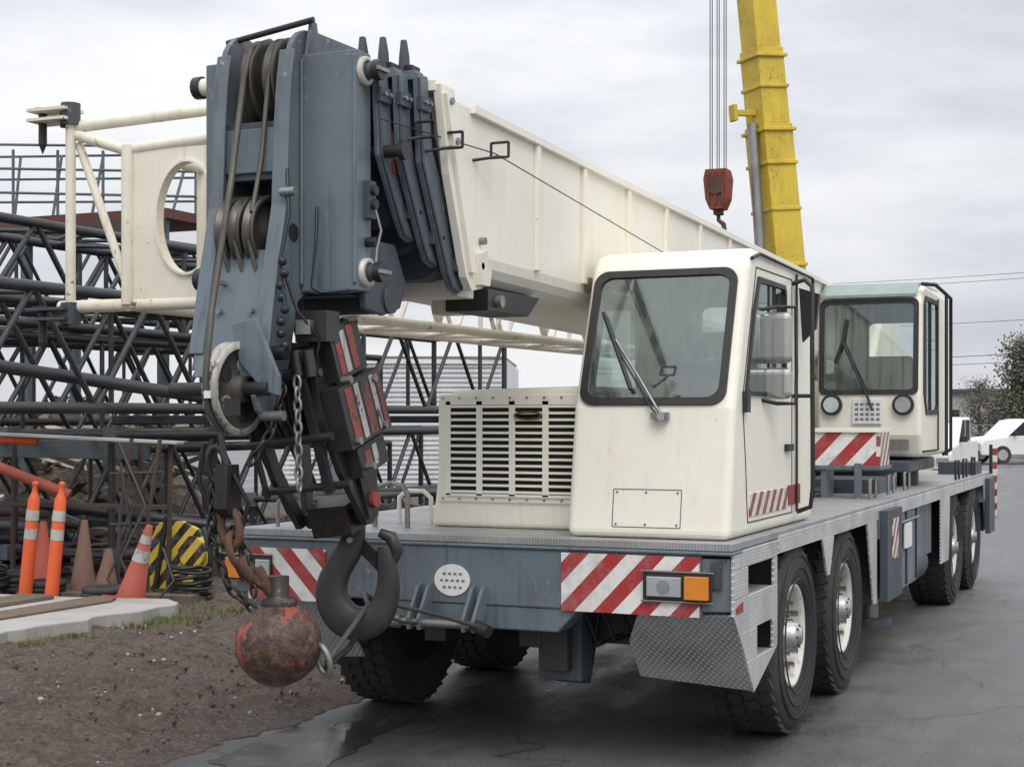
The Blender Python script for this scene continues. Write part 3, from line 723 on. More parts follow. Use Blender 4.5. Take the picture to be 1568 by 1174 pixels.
for x in (-3.24,-3.90): b.prism([(5.74,2.62),(6.05,2.62),(6.16,2.45),(6.10,2.34),(5.95,2.30),(5.78,2.32)],'X',x,x+.03,GRAYD)
b.tube((-3.9,6.0,2.38),(-3.2,6.0,2.38),.07,GRAYD,16); b.box(-3.8,-3.3,5.8,6.15,2.38,2.46,GRAYD)
b.box(-3.47,-3.455,5.665,5.68,2.42,3.39,GRAY); b.box(-3.215,HX1,5.668,5.68,2.42,3.39,GRAY)
b.make('boom_head_box',TR,.012,2)
b=MB()
def cheek(x,th=.028,mat=GRAY):
    top=[(5.76+.17*math.cos(math.radians(a)),3.36+.17*math.sin(math.radians(a))) for a in range(0,181,15)]
    b.prism(top+[(5.57,3.1),(5.55,2.75),(5.47,2.45),(5.40,2.12),(5.38,2.05),(5.58,2.05),(5.66,2.35),(5.93,2.5)],'X',x,x+th,mat)
cheek(-3.825); cheek(-3.50)
for x0,x1 in ((-3.845,-3.775),(-3.53,-3.455)):
    # one continuous front flange following the cheek edge
    pts=[(5.60,3.42),(5.575,3.30),(5.555,3.1),(5.535,2.75),(5.46,2.45),(5.39,2.12)]
    b.prism(pts+[(p[0]+.014,p[1]) for p in reversed(pts)],'X',x0,x1,GRAY)
b.box(-3.795,-3.505,5.60,5.72,2.87,3.12,GRAYD); b.box(-3.795,-3.505,5.585,5.60,2.90,3.09,GRAY)
pts=[(5.515,2.56),(5.40,2.12),(5.36,2.02)]
b.prism(pts+[(p[0]+.02,p[1]) for p in reversed(pts)],'X',-3.80,-3.47,GRAY)
arm=[(5.36,2.02),(5.38,2.10),(5.56,2.12),(5.60,2.04),(5.5,1.90),(5.42,1.84),(5.36,1.88),(5.33,1.94)]
b.prism(arm,'X',-3.50,-3.475,GRAY); b.prism(arm,'X',-3.70,-3.675,GRAY)
b.prism([(-3.60,2.24),(-3.48,2.26),(-3.37,2.02),(-3.37,1.94),(-3.44,1.96),(-3.56,2.08)],'Y',5.34,5.365,GRAY)
for (x,z) in ((-3.72,2.30),(-3.56,2.30),(-3.72,2.42)): b.cyl((x,5.45,z),'Y',.012,-.03,.03,STEEL,8)
b.make('boom_nose_cheeks',TR,.005)
b=MB()
def sheave(x,y,z,R,wd=.05,mat=GREASE):
    b.lathe([(R*.86,-wd/2),(R,-wd/2),(R*1.0,-wd/2+.006),(R*.86,-.008),(R*.86,.008),(R,wd/2-.006),(R,wd/2),(R*.86,wd/2),(R*.80,wd*.2),(R*.35,wd*.2),(R*.3,wd*.6),(.0001,wd*.6)],(x,y,z),'X',mat,36)
    b.lathe([(R*.86,-wd/2),(R*.80,-wd*.2),(.0001,-wd*.2)],(x,y,z),'X',mat,36)
SHV=paint('sheave_steel',(.11,.10,.088),(.035,.03,.027),.75,.4,.5)
for x in (-3.68,-3.57): sheave(x,5.76,3.31,.195,.05,SHV)
for x in (-3.74,-3.67,-3.60): sheave(x,5.62,2.64,.165,.05,SHV)
b.tube((-3.82,5.62,2.64),(-3.47,5.62,2.64),.04,BLACK,12)
b.lathe([(.17,-.03),(.195,-.03),(.195,-.012),(.16,0),(.195,.012),(.195,.03),(.165,.03)],(-3.585,5.35,1.97),'X',WORNW,40)
b.lathe([(.165,.03),(.155,.014),(.06,.014),(.055,.05),(.0001,.05)],(-3.585,5.35,1.97),'X',SHV,40); b.lathe([(.17,-.03),(.155,-.014),(.0001,-.014)],(-3.585,5.35,1.97),'X',GRAYD,40)
for a in range(5):
    t=2*PI*a/5; b.cyl((-3.585,5.35+.105*math.cos(t),1.97+.105*math.sin(t)),'X',.036,-.02,.018,WORNW if a%2 else BLACK,14)
b.make('head_sheaves',TR)
b=MB()
for (y,z) in ((5.735,3.325),(5.75,2.47)):
    b.lathe([(.062,0),(.062,.02),(.042,.025),(.042,0)],(HX1,y,z),'X',WORNW,24)
    b.cyl((HX1,y,z),'X',.036,0,.055,GRAYD,16); b.cyl((HX1+.055,y,z),'X',.045,0,.035,BLACK,10); b.box(HX1+.09,HX1+.10,y-.05,y+.05,z-.008,z+.008,STEEL)
    b.cyl((HX0,y,z),'X',.04,-.05,0,CREAM,16); b.cyl((HX0,y,z),'X',.05,-.09,-.05,BLACK,14)
b.tube((HX1-.02,5.86,3.0),(HX1+.11,5.86,3.0),.028,BLACK,12); b.cyl((HX1+.11,5.86,3.0),'X',.042,0,.03,BLACK,12)
b.tube((-3.86,5.70,3.50),(-3.42,5.70,3.56),.014,BLACK,8)
b.tube((-3.85,5.72,3.50),(-3.85,5.76,3.35),.02,GRAY,8)
b.prism([(5.68,3.40),(5.80,3.40),(5.76,3.56),(5.72,3.56)],'X',-3.455,-3.44,GRAY); b.prism([(-3.46,3.41),(-3.2,3.41),(-3.40,3.50)],'Y',5.70,5.72,GRAY)
for z in (2.82,2.76,2.60): b.cyl((HX1,5.76,z),'X',.022,0,.05,BLACK,8); 
b.box(HX1,HX1+.03,5.73,5.79,2.70,2.86,GRAYD)
b.path([(HX1+.04,5.76,2.75),(HX1+.06,5.78,2.65),(HX1+.05,5.76,2.57),(HX1+.05,5.75,2.50)],.006,STEEL,6)
b.box(-3.42,-3.27,5.55,5.66,2.17,2.30,BLACK); b.box(-3.40,-3.33,5.52,5.55,2.2,2.26,STEEL)
for i in range(8):
    b.ball((-3.42+.012*math.sin(i*2),5.45,2.50-.05*i),.02,BLACK,8,6)
b.path([(-3.38,5.66,2.75),(-3.36,5.62,2.6),(-3.37,5.6,2.4),(-3.33,5.62,2.38),(-3.22,5.66,2.39)],.007,BLACK,6)
b.path([(-3.46,5.55,2.9),(-3.42,5.5,2.7),(-3.44,5.46,2.5),(-3.40,5.44,2.3)],.008,BLACK,6)
b.path([(-3.44,5.5,2.45),(-3.38,5.5,2.3),(-3.30,5.55,2.18),(-3.36,5.6,2.05)],.007,BLACK,6)
b.tube((-3.47,5.52,2.8),(-3.40,5.52,2.8),.02,STEEL,10); b.tube((-3.49,5.45,2.12),(-3.40,5.45,2.12),.03,BLACK,12); b.tube((-3.49,5.40,1.86),(-3.38,5.40,1.86),.022,STEEL,10)
b.tube((-3.90,5.35,1.97),(-3.42,5.35,1.97),.03,BLACK,14)
for x in (-3.34,-3.40): b.tube((x,5.52,2.13),(x+.02,5.52,2.02),.025,BLACK,8)
b.box(-3.60,-3.57,5.15,5.165,1.93,1.96,WHITE); b.box(-3.50,-3.46,5.14,5.20,1.86,1.93,BLACK)
b.box(CX+.348,CX+.352,5.93,5.97,2.92,3.10,RED)
b.make('head_pins_and_fittings',TR)
b=MB()
for (x,y,z) in ((-3.05,6.02,3.10),(-3.0,6.20,3.08),(-2.96,6.62,3.10)):
    b.path([(RX-.05,y-.12,z-.05),(x,y-.02,z-.02),(x+.02,y,z-.02)],.008,BLACK,6)
    q=[(x-.04,y,z-.02),(x+.05,y,z-.02),(x+.05,y,z+.05),(x-.04,y,z+.05)]
    for i in range(4): b.tube(q[i],q[(i+1)%4],.007,BLACK,6)
b.path([(-3.12,5.75,3.12),(-2.98,6.62,3.10),(-2.985,9.3,2.88)],.003,BLACK,6)
b.make('wire_guides',TR)
b=MB()
b.path([(-3.68,5.95,3.33),(-3.68,5.90,3.44),(-3.68,5.76,3.505),(-3.68,5.62,3.45),(-3.68,5.56,3.31),(-3.67,5.45,2.85),(-3.63,5.25,2.3),(-3.60,5.16,2.0),(-3.60,5.18,1.88),(-3.59,5.25,1.80)],.014,ROPE,8)
b.path([(-3.57,5.95,3.28),(-3.57,5.87,3.44),(-3.57,5.76,3.50),(-3.57,5.64,3.45),(-3.57,5.58,3.3),(-3.60,5.57,2.95),(-3.60,5.50,2.72)],.011,ROPE,8)
b.path([(-3.59,5.25,1.80),(-3.585,5.27,1.70),(-3.585,5.30,1.62)],.013,ROPE,8)
for i,x in enumerate((-3.62,-3.56,-3.50)):
    b.tube((-3.74+.07*i,5.47,2.60),(x,5.60,2.0),.010,ROPE,8)
    b.tube((-3.74+.07*i,5.77,2.62),(x,5.90,2.0),.010,ROPE,8)
b.make('hoist_ropes',TR)

# ---------- hook block
HB=empty('hook_block',(-3.48,5.8,1.4))
b=MB()
TB=Matrix.Translation((-3.49,5.76,1.98))@Matrix.Rotation(math.radians(17),4,'X')@Matrix.Rotation(math.radians(-6),4,'Y')
def bx(*a): b.box(*a,T=TB)
b.prism([(-.17,.17),(-.10,.23),(.08,.23),(.20,.10),(.22,-.15),(.14,-.40),(.05,-.62),(-.06,-.62),(-.16,-.35),(-.20,-.1)],'X',.14,.17,BLACK,TB)
b.prism([(-.17,.12),(-.13,.17),(-.10,-.3),(0,-.62),(-.06,-.62),(-.16,-.35),(-.19,-.1)],'X',-.20,-.17,BLACK,TB)
b.prism([(.20,.10),(.22,-.15),(.14,-.40),(.05,-.62),(.0,-.62),(.08,-.35),(.14,-.1)],'X',-.20,-.17,BLACK,TB)
for x in (-.12,-.05,.02,.09):
    b.lathe([(.165,-.025),(.195,-.025),(.195,-.018),(.16,-.004),(.16,.004),(.195,.018),(.195,.025),(.165,.025),(.08,.01),(.0001,.01)],(x+.015,0,-.05),'X',SHV if x<0 else GREASE,36,True,TB)
b.cyl((0,0,-.05),'X',.06,-.24,.22,BLACK,16,TB)
for (y,z) in ((-.19,.10),(-.22,-.17),(-.17,-.40),(.16,.16)):
    p=TB@Vector((-.24,y,z)); q=TB@Vector((.21,y,z)); b.tube(p,q,.018,BLACK,10)
bx(.10,.14,-.22,-.19,-.42,.10,BLACK); bx(-.20,-.185,-.23,-.20,-.42,.10,BLACK)
bx(.17,.235,-.10,.15,.03,.26,BLACK); bx(.17,.26,-.17,.19,-.255,.015,BLACK); bx(.17,.235,-.10,.14,-.40,-.27,BLACK)
TAPE=paint('worn_red_tape',(.34,.055,.042),(.06,.05,.05),.8,.5,chips=(.04,.04,.04),chip_t=.54)
TAPW=paint('worn_gray_tape',(.50,.50,.48),(.12,.11,.10),.6,.5,chips=(.05,.05,.05),chip_t=.58)
bx(.235,.238,-.07,-.03,.05,.21,TAPE); bx(.235,.238,-.02,.02,.05,.23,TAPW); bx(.235,.238,.04,.09,.05,.24,TAPE); bx(.26,.263,-.13,-.07,-.23,0,TAPE); bx(.26,.263,-.05,-.01,-.24,0,TAPW); bx(.26,.263,.01,.07,-.24,0,TAPE); bx(.26,.263,.09,.125,-.24,0,TAPW); bx(.26,.263,.14,.175,-.24,0,TAPE); bx(.235,.238,-.05,0,-.38,-.3,TAPE); bx(.235,.238,.02,.06,-.38,-.29,TAPW)
bx(.17,.19,-.06,.0,-.60,-.40,GREASE)
b.cyl((.19,0.0,-.53),'X',.035,-.01,.02,RED,16,TB)
for (y,z) in ((-.12,-.23),(.12,-.23),(-.06,-.36),(.1,.25),(.12,-.02),(-.08,.03)): b.cyl((.25,y,z),'X',.018,-.04,.03,STEEL,6,TB)
bx(-.10,.10,-.09,.09,-.66,-.52,GREASE); b.cyl((0,0,-.60),'X',.04,-.16,.16,GREASE,14,TB)
b.make('block_body',HB,.006)
b=MB()
base=TB@Vector((.04,.02,-.68))
U=Vector((math.cos(math.radians(14)),math.sin(math.radians(14)),0)); Vn=Vector((-U.y,U.x,0))
def smoothpath(pp,rr,k=5):
    o=[];r=[]
    n=len(pp)
    for i in range(n-1):
        p0=pp[max(i-1,0)];p1=pp[i];p2=pp[i+1];p3=pp[min(i+2,n-1)]
        for j in range(k):
            t=j/k
            o.append(tuple(.5*((2*p1[a])+(-p0[a]+p2[a])*t+(2*p0[a]-5*p1[a]+4*p2[a]-p3[a])*t*t+(-p0[a]+3*p1[a]-3*p2[a]+p3[a])*t**3) for a in range(len(p1))))
            r.append(rr[i]*(1-t)+rr[i+1]*t)
    o.append(pp[-1]); r.append(rr[-1]); return o,r
pp=[(0,.12),(0,0),(-.02,-.08),(-.07,-.16),(-.10,-.24),(-.09,-.32),(-.04,-.385),(.035,-.405),(.11,-.37),(.15,-.29),(.16,-.20),(.15,-.12),(.14,-.06)]
rr=[.045,.052,.058,.062,.068,.074,.078,.077,.068,.056,.048,.042,.03]
po,ro=smoothpath(pp,rr)
vs=[];nn=12
for i,(p,r) in enumerate(zip(po,ro)):
    a=Vector(po[max(i-1,0)]);c_=Vector(po[min(i+1,len(po)-1)]); t=(c_-a).normalized(); nr_=Vector((-t.y,t.x))
    for k in range(nn):
        an=2*PI*k/nn; ca,sa=math.cos(an),math.sin(an)
        ca=math.copysign(abs(ca)**.55,ca); sa=math.copysign(abs(sa)**.55,sa)
        q=Vector(p)+nr_*ca*r; vs.append(base+U*q.x+Vector((0,0,q.y))+Vn*sa*r*.72)
fs=[(i*nn+k,i*nn+(k+1)%nn,(i+1)*nn+(k+1)%nn,(i+1)*nn+k) for i in range(len(po)-1) for k in range(nn)]
fs+=[tuple(range(nn)),tuple(range((len(po)-1)*nn,len(po)*nn))]
b.add(vs,fs,BLACK,True)
def hk(u,z): return base+U*u+Vector((0,0,z))
b.bar(hk(.03,-.05),hk(.13,-.15),.06,.012,GREASE,up=(0,1,0)); b.tube(hk(.0,-.03)-Vn*.07,hk(.0,-.03)+Vn*.07,.014,STEEL,8)
b.path([hk(.12,-.0),hk(.17,-.02),hk(.20,-.08),hk(.185,-.13)],[.02,.03,.03,.018],BLACK,10)
b.make('crane_hook',HB)
# ---------- headache ball
BB=empty('headache_ball',(-3.44,5.45,.915))
BALLM,nt,bb=newmat('ball_worn_paint'); v=coords(nt); n1=noise(nt,v,4.5,6,.72); n2=noise(nt,v,26,5,.8)
colb=ramp(nt,n2,[(.34,(.020,.016,.014)),(.5,(.075,.045,.032)),(.66,(.17,.10,.07))])
colb=mix(nt,ramp(nt,n1,[(.555,0),(.575,1)]),colb,mix(nt,n2,(.22,.035,.025),(.40,.10,.065)))
L(nt,colb,bb.inputs['Base Color']); bb.inputs['Roughness'].default_value=.5; bb.inputs['Metallic'].default_value=.15; bump(nt,bb,mix(nt,.5,n1,n2),1,.014)
b=MB(); bc=Vector((-3.44,5.45,.915))
nu,nv=56,32; vs=[]
for i in range(nv+1):
    th=PI*i/nv
    for k in range(nu):
        ph=2*PI*k/nu; dr=Vector((math.sin(th)*math.cos(ph),math.sin(th)*math.sin(ph),-math.cos(th)))
        r=.18+.005*mn.noise(dr*3)+.002*mn.noise(dr*12)
        if abs(dr.z)<.03: r-=.002
        vs.append(bc+Vector((dr.x*r,dr.y*r,dr.z*r*.97)))
b.add(vs,[(i*nu+k,i*nu+(k+1)%nu,(i+1)*nu+(k+1)%nu,(i+1)*nu+k) for i in range(nv) for k in range(nu)],BALLM,True)
b.lathe([(.075,.15),(.08,.185),(.045,.20),(.045,.28),(.0001,.28)],bc,'Z',GREASE,20)
b.make('ball_weight',BB)
b=MB()
def link(p,q,r=.008,wd=.025,tw=0,mat=STEEL):
    p=Vector(p);q=Vector(q);d=(q-p);l=d.length;d.normalize(); x=d.cross(Vector((0,1,0))); 
    if x.length<.01: x=Vector((1,0,0))
    x.normalize(); y=d.cross(x); x,y=(x*math.cos(tw)+y*math.sin(tw)),(y*math.cos(tw)-x*math.sin(tw))
    pts=[]; 
    for i in range(13):
        a=2*PI*i/12; pts.append(p+d*(l/2+ (l/2+r)*math.cos(a))+x*wd*math.sin(a))
    b.path(pts,r,mat,6)
def chain(pts,ln=.045,r=.007,wd=.016,mat=GREASE):
    k=0
    for i in range(len(pts)-1):
        p=Vector(pts[i]);q=Vector(pts[i+1]);n=max(1,int((q-p).length/ln))
        for j in range(n): link(p.lerp(q,j/n),p.lerp(q,(j+1)/n),r,wd,(k%2)*PI/2,mat); k+=1
b.prism([(5.26,1.66),(5.34,1.66),(5.36,1.48),(5.30,1.44),(5.25,1.48)],'X',-3.62,-3.56,GREASE)
link((-3.59,5.31,1.46),(-3.58,5.32,1.34),.018,.045,0,RUST); link((-3.58,5.32,1.36),(-3.56,5.34,1.26),.016,.04,PI/2,RUST)
b.path([(-3.56,5.34,1.27),(-3.52,5.38,1.20),(-3.47,5.43,1.15)],[.03,.036,.028],RUST,10)
b.tube((-3.50,5.38,1.23),(-3.44,5.45,1.08),.026,RUST,10)
link((-3.62,5.27,1.72),(-3.64,5.30,1.60),.014,.04,0,BLACK); link((-3.66,5.32,1.62),(-3.62,5.32,1.45),.012,.035,1,GREASE)
b.path([(-3.70,5.3,1.75),(-3.73,5.3,1.6),(-3.68,5.32,1.45),(-3.62,5.33,1.38)],.012,GREASE,8)
b.path([(-3.56,5.3,1.62),(-3.50,5.32,1.5),(-3.55,5.33,1.36),(-3.60,5.33,1.30),(-3.55,5.36,1.18)],.010,GREASE,8)
chain([(-3.66,5.3,1.62),(-3.67,5.3,1.35),(-3.60,5.33,1.15),(-3.5,5.38,1.05)])
chain([(-3.38,5.50,2.02),(-3.37,5.50,1.55)],mat=STEEL)
chain([(-3.42,5.46,1.98),(-3.44,5.40,1.80),(-3.52,5.36,1.66)])
chain([(-3.60,5.35,1.40),(-3.52,5.36,1.28),(-3.50,5.36,1.12)],.04,.006,.014)
link((-3.27,5.50,.90),(-3.25,5.52,.80),.014,.04,.4,STEEL)
b.path([(-3.25,5.52,.84),(-3.28,5.75,.93),(-3.32,6.0,1.02),(-3.40,6.1,1.06),(-3.45,6.4,.98),(-3.40,6.9,.86),(-3.36,7.22,.77)],.011,ROPE,8)
b.path([(-3.40,6.1,1.05),(-3.5,6.4,.93),(-3.62,6.9,.82),(-3.70,7.22,.77)],.009,ROPE,8)
b.path([(-3.25,5.52,.82),(-3.30,5.8,.86),(-3.38,6.08,.93)],.013,GREASE,8)
b.make('rigging_chains',BB)

# ---------- swing-away jib
b=MB()
def frameplate(x0,x1,z0,z1,cx,cz,rx,rz,y0,y1,mat):
    n=40; inner=circ(cx,cz,rx,rz,n); outer=[]
    for i in range(n):
        a=2*PI*i/n; dx,dz=math.cos(a)*rx,math.sin(a)*rz
        t=min(((x1-cx)/dx) if dx>1e-9 else ((x0-cx)/dx if dx<-1e-9 else 1e9),((z1-cz)/dz) if dz>1e-9 else ((z0-cz)/dz if dz<-1e-9 else 1e9)); outer.append((cx+dx*t,cz+dz*t))
    b.ringprism(outer,inner,'Y',y0,y1,mat)
    b.ringprism(circ(cx,cz,rx+.0,rz+.0,n),circ(cx,cz,rx-.012,rz-.012,n),'Y',y0-.02,y1+.02,mat)
frameplate(-4.87,-4.20,2.44,3.19,-4.50,2.84,.185,.285,6.30,6.32,CREAM2)
b.tube((-4.86,6.30,2.42),(-4.86,6.30,3.22),.033,CREAM2,12)
b.tube((-4.90,6.32,3.20),(-4.1,6.32,3.24),.033,CREAM2,12); b.tube((-5.3,6.32,2.42),(-4.1,6.32,2.42),.033,CREAM2,12)
b.tube((-5.22,6.30,2.36),(-5.22,6.30,3.42),.026,CREAM2,12); b.tube((-5.24,6.32,3.34),(-4.1,6.50,3.42),.03,CREAM2,12)
b.tube((-5.20,6.32,3.30),(-4.88,6.30,3.20),.028,CREAM2,12); b.tube((-5.20,6.34,3.26),(-4.87,6.34,2.46),.022,CREAM2,12)
b.tube((-4.87,6.95,3.2),(-4.87,6.95,2.42),.03,CREAM2,10)
for z in (2.42,3.20):
    b.tube((-4.86,6.3,z),(-4.86,6.95,z),.032,CREAM2,10); b.tube((-4.3,6.3,z),(-4.3,6.95,z),.032,CREAM2,10)
b.tube((-4.3,6.85,2.5),(-4.75,6.9,3.15),.026,CREAM2,10)
for z in (3.40,2.38):
    for k in (0,.05): b.box(-5.44,-5.20,6.22,6.38,z-.03+k,z-.015+k,CREAM2 if z>3 else GRAYD)
    b.cyl((-5.40,6.30,z),'Z',.022,-.14,.05,BLACK,12); b.cyl((-5.26,6.30,z),'Z',.022,-.06,.05,BLACK,12); b.lathe([(.0001,-.19),(.02,-.14)],(-5.40,6.3,z),'Z',BLACK,12)
    b.cyl((-5.40,6.30,z),'Z',.05,.03,.045,BLACK,12); b.cyl((-5.22,6.30,z),'Z',.05,-.05,.06,GRAYD,12)
def lattice(mb,p0,p1,w0,h0,w1,h1,bays,rc,rd,mat,n=6,ends=True):
    p0=Vector(p0);p1=Vector(p1);d=(p1-p0).normalized(); x=d.cross(Vector((0,0,1))).normalized(); z=x.cross(d)
    def cor(t,i):
        w=w0+(w1-w0)*t; h=h0+(h1-h0)*t; sx=(-1,1,1,-1)[i]; sz=(-1,-1,1,1)[i]
        return p0.lerp(p1,t)+x*sx*w/2+z*sz*h/2
    for i in range(4): mb.tube(cor(0,i),cor(1,i),rc,mat,n+2)
    for k in range(bays):
        t0=k/bays;t1=(k+1)/bays
        for i in range(4):
            j=(i+1)%4
            a,c_=(i,j) if k%2==0 else (j,i)
            mb.tube(cor(t0,a),cor(t1,c_),rd,mat,n)
            if ends and k%4==0: mb.tube(cor(t0,i),cor(t0,j),rd,mat,n)
    for i in range(4): mb.tube(cor(1,i),cor(1,(i+1)%4),rd*1.3,mat,n); mb.tube(cor(0,i),cor(0,(i+1)%4),rd*1.3,mat,n)
lattice(b,(-4.58,6.95,2.81),(-4.45,15.5,2.60),.56,.78,.45,.35,20,.030,.017,CREAM2)
b.make('swing_away_jib',TR)

# ------------------------------------------------------------------ stacked lattice boom sections
def lobj(a):
    m=MB(); lattice(m,*a)
    p0=Vector(a[0]); w0,h0=a[2],a[3]
    for sx in (-1,1):
        for sz in (-1,1):
            q=p0+Vector((sx*w0/2,-.12,sz*h0/2)); m.box(q.x-.05,q.x+.05,q.y,q.y+.2,q.z-.08,q.z+.08,BLUEG)
    return m.make('lattice_boom_section',recenter=True)
lobj(((-10.6,10.6,2.52),(-10.5,22.3,2.55),1.25,1.15,1.25,1.15,13,.058,.032,NAVY))
lobj(((-10.8,12.9,1.05),(-10.3,21.5,1.05),1.35,1.25,1.35,1.25,10,.058,.030,NAVY))
lobj(((-12.9,9.5,3.55),(-12.4,20.2,3.45),1.3,1.15,1.3,1.15,12,.058,.032,NAVY))
lobj(((-12.9,11.5,2.2),(-12.3,21.5,2.2),1.3,1.2,1.3,1.2,11,.05,.030,NAVY))
lobj(((-13.0,12.9,.85),(-12.4,22.0,.85),1.3,1.2,1.3,1.2,10,.05,.030,NAVY))
lobj(((-14.8,14,3.9),(-14.3,21,3.9),1.2,1.1,1.2,1.1,9,.05,.028,NAVY))
lobj(((-14.9,13,2.4),(-14.4,22,2.4),1.3,1.2,1.3,1.2,11,.05,.028,NAVY))
lobj(((-9.6,15.2,.55),(-8.6,21,.55),.8,.7,.8,.7,10,.04,.022,NAVY))
m=MB()
for y in (14.5,17,20):
    m.box(-15.6,-9.9,y,y+.25,0,.33,WOOD)
    m.box(-11.5,-9.85,y+.1,y+.22,1.78,1.88,NAVY); m.box(-15.5,-12.1,y+.1,y+.3,2.86,2.95,NAVY)
m.make('timber_dunnage',bevel=.01)
m=MB()
m.tube((-11.0,11.2,2.45),(-9.3,13.4,2.06),.065,NAVY,12); m.tube((-11.3,12.6,1.0),(-9.2,14.2,.62),.06,NAVY,12)
for i in range(12):
    z=.25+.15*(i%4); y=12.9+.5*(i//4); m.tube((-13.4,y,z+.2),(-11.4,y+.5,z+.1),.055,(DRUST,NAVY,BLUEG)[i%3],10)
m.make('pipe_stack')
m=MB(); vs=[];fs=[]; nx,ny=110,50
for j in range(ny+1):
    for i in range(nx+1):
        u=i/nx;v_=j/ny; Yy=17.5+15*v_; xr=-.68*Yy; X=-30+(xr+30)*u
        q=Vector((X*.6,Yy*.6,0)); h=2.0*(math.sin(PI*min(1,v_*1.3))**.6 if v_<.77 else 0)*(1 if u<.8 else (1-u)/.2)
        h*=.8+.5*mn.noise(q); h+=.25*mn.noise(q*5)+.12*mn.noise(q*13); vs.append((X,Yy,max(-.05,h)))
for j in range(ny):
    for i in range(nx): k=j*(nx+1)+i; fs.append((k,k+1,k+nx+2,k+nx+1))
mm,nt,bb=newmat('rubble_brown'); v=coords(nt); f=noise(nt,v,4.5,7,.85)
L(nt,ramp(nt,f,[(.35,(.05,.04,.03)),(.5,(.18,.14,.105)),(.62,(.46,.39,.30))]),bb.inputs['Base Color']); bb.inputs['Roughness'].default_value=.95; bump(nt,bb,f,1,.2)
m.add(vs,fs,mm,False)
for i in range(420):
    Yy=random.uniform(17.6,22); X=random.uniform(-24,-.72*Yy); z=.9+.9*random.random()-(.8 if Yy<18.7 else 0); a=random.uniform(0,PI); l=random.uniform(.3,1.4)
    m.bar((X,Yy,z),(X+l*math.cos(a),Yy+l*math.sin(a)*.5,z+random.uniform(-.3,.3)),random.uniform(.04,.16),random.uniform(.03,.08),(WOOD,DRUST,CREAM2,mm)[i%4 if i%3 else 0])
m.make('debris_pile')
m=MB()
m.box(-20.5,-14.4,19.6,21.2,4.95,5.10,DRED); m.box(-20.5,-14.4,19.55,19.6,4.7,4.95,DRUST)
for z in (5.5,5.9,6.3): m.tube((-20.5,19.7,z+.25),(-14.4,20.6,z-.1),.022,BLUEG,8)
for i in range(8):
    x=-20.3+.82*i; m.tube((x,19.7+.13*i,5.0),(x,19.7+.13*i,6.45-.045*i),.025,BLUEG,8)
for z in (5.5,5.9,6.3): m.tube((-20.5,21.0,z+.2),(-14.4,21.9,z),.022,BLUEG,8)
for i in range(8):
    x=-20.3+.82*i; m.tube((x,21.0,5.0),(x,21.0+.1*i,6.4),.025,BLUEG,8)
for x in (-20,-17.3,-14.6):
    for y in (19.8,21.0): m.tube((x,y,0),(x,y,4.95),.10,BLUEG,10)
m.make('steel_catwalk')
# ------------------------------------------------------------------ yard clutter
def delineator(x,y,lean_):
    m=MB(); T=Matrix.Rotation(lean_[0],4,'X')@Matrix.Rotation(lean_[1],4,'Y')
    m.lathe([(.066,0),(.062,.55),(.055,1.0),(.04,1.04),(.03,1.06),(.02,1.12),(.035,1.16),(.0001,1.18)],(0,0,.02),'Z',ORANGE,20,True,T)
    for z in (.62,.80): m.lathe([(.0635,z),(.0605,z+.10)],(0,0,.02),'Z',TAPW,20,True,T)
    m.prism([(.2*math.cos(a*PI/4+.4),.2*math.sin(a*PI/4+.4)) for a in range(8)],'Z',0,.05,RUBBER)
    o=m.make('traffic_delineator_post',bevel=.004); o.location=(x,y,.06)
delineator(-10.25,11.7,(.02,.13)); delineator(-9.85,11.6,(-.02,.10))
def cone(x,y,h,mat,lean_=(0,0),band=True,z=.06):
    m=MB(); T=Matrix.Rotation(lean_[0],4,'X')@Matrix.Rotation(lean_[1],4,'Y')
    m.box(-.19,.19,-.19,.19,0,.035,mat,T); m.lathe([(.15,.035),(.13,.06),(.03,h),(.0001,h)],(0,0,0),'Z',mat,20,True,T)
    if band:
        for a,b_ in ((.55,.70),(.78,.88)):
            r=lambda t:.13+(0.03-.13)*((t*h-.06)/(h-.06))+.003
            m.lathe([(r(a),a*h),(r(b_),b_*h)],(0,0,0),'Z',TAPW,20,True,T)
    o=m.make('traffic_cone'); o.location=(x,y,z)
cone(-10.45,12.2,.74,CONER,(0,0),False,.08); cone(-9.05,11.75,.78,CONER,(.05,.34),z=.12); cone(-11.9,13.0,.7,ORANGE,(0,-.05),False,.1); cone(-10.0,12.25,.76,BROWNC,(0,.03),False,.08); cone(-11.5,12.3,.7,CONER,(0,.1),True,.08); cone(-9.65,12.15,.5,BROWNC,(0,.1),False,.08)
m=MB()
for i in range(13): m.lathe([(.10,0),(.2,0),(.21,.03),(.19,.055),(.10,.05),(.10,0)],((-10.75,-9.35,-10.2)[i%3]+random.uniform(-.03,.03),(12.2,11.75,11.95)[i%3],.06+.05*(i//3)),'Z',RUBBER,20)
m.make('rubber_base_stack')
m=MB()
m.bar((-12.3,12.4,1.55),(-10.2,13.6,1.50),.05,.20,BLUEG); m.bar((-11.7,12.0,1.72),(-9.3,12.9,1.60),.28,.03,CONC)
for x,y in ((-12.0,12.3),(-11.2,12.6),(-9.9,13.0),(-9.45,12.9)): m.bar((x,y,0.02),(x+.03,y,1.6),.04,.04,DRUST)
m.bar((-11.6,11.95,1.0),(-9.4,12.8,.95),.04,.05,DRUST)
m.path([(-11.1,11.9,1.50),(-10.9,12.0,1.38),(-10.2,12.3,1.08)],.055,CONER,14); m.tube((-11.9,11.7,1.72),(-10.7,12.4,1.62),.05,ORANGE,12)
m.make('barricade_stand',bevel=.006)
m=MB()
for x in (-9.62,-9.28):
    m.path([(x,12.3,.03),(x+.02,12.32,.9),(x+.1,12.4,1.65)],.02,DRUST,8)
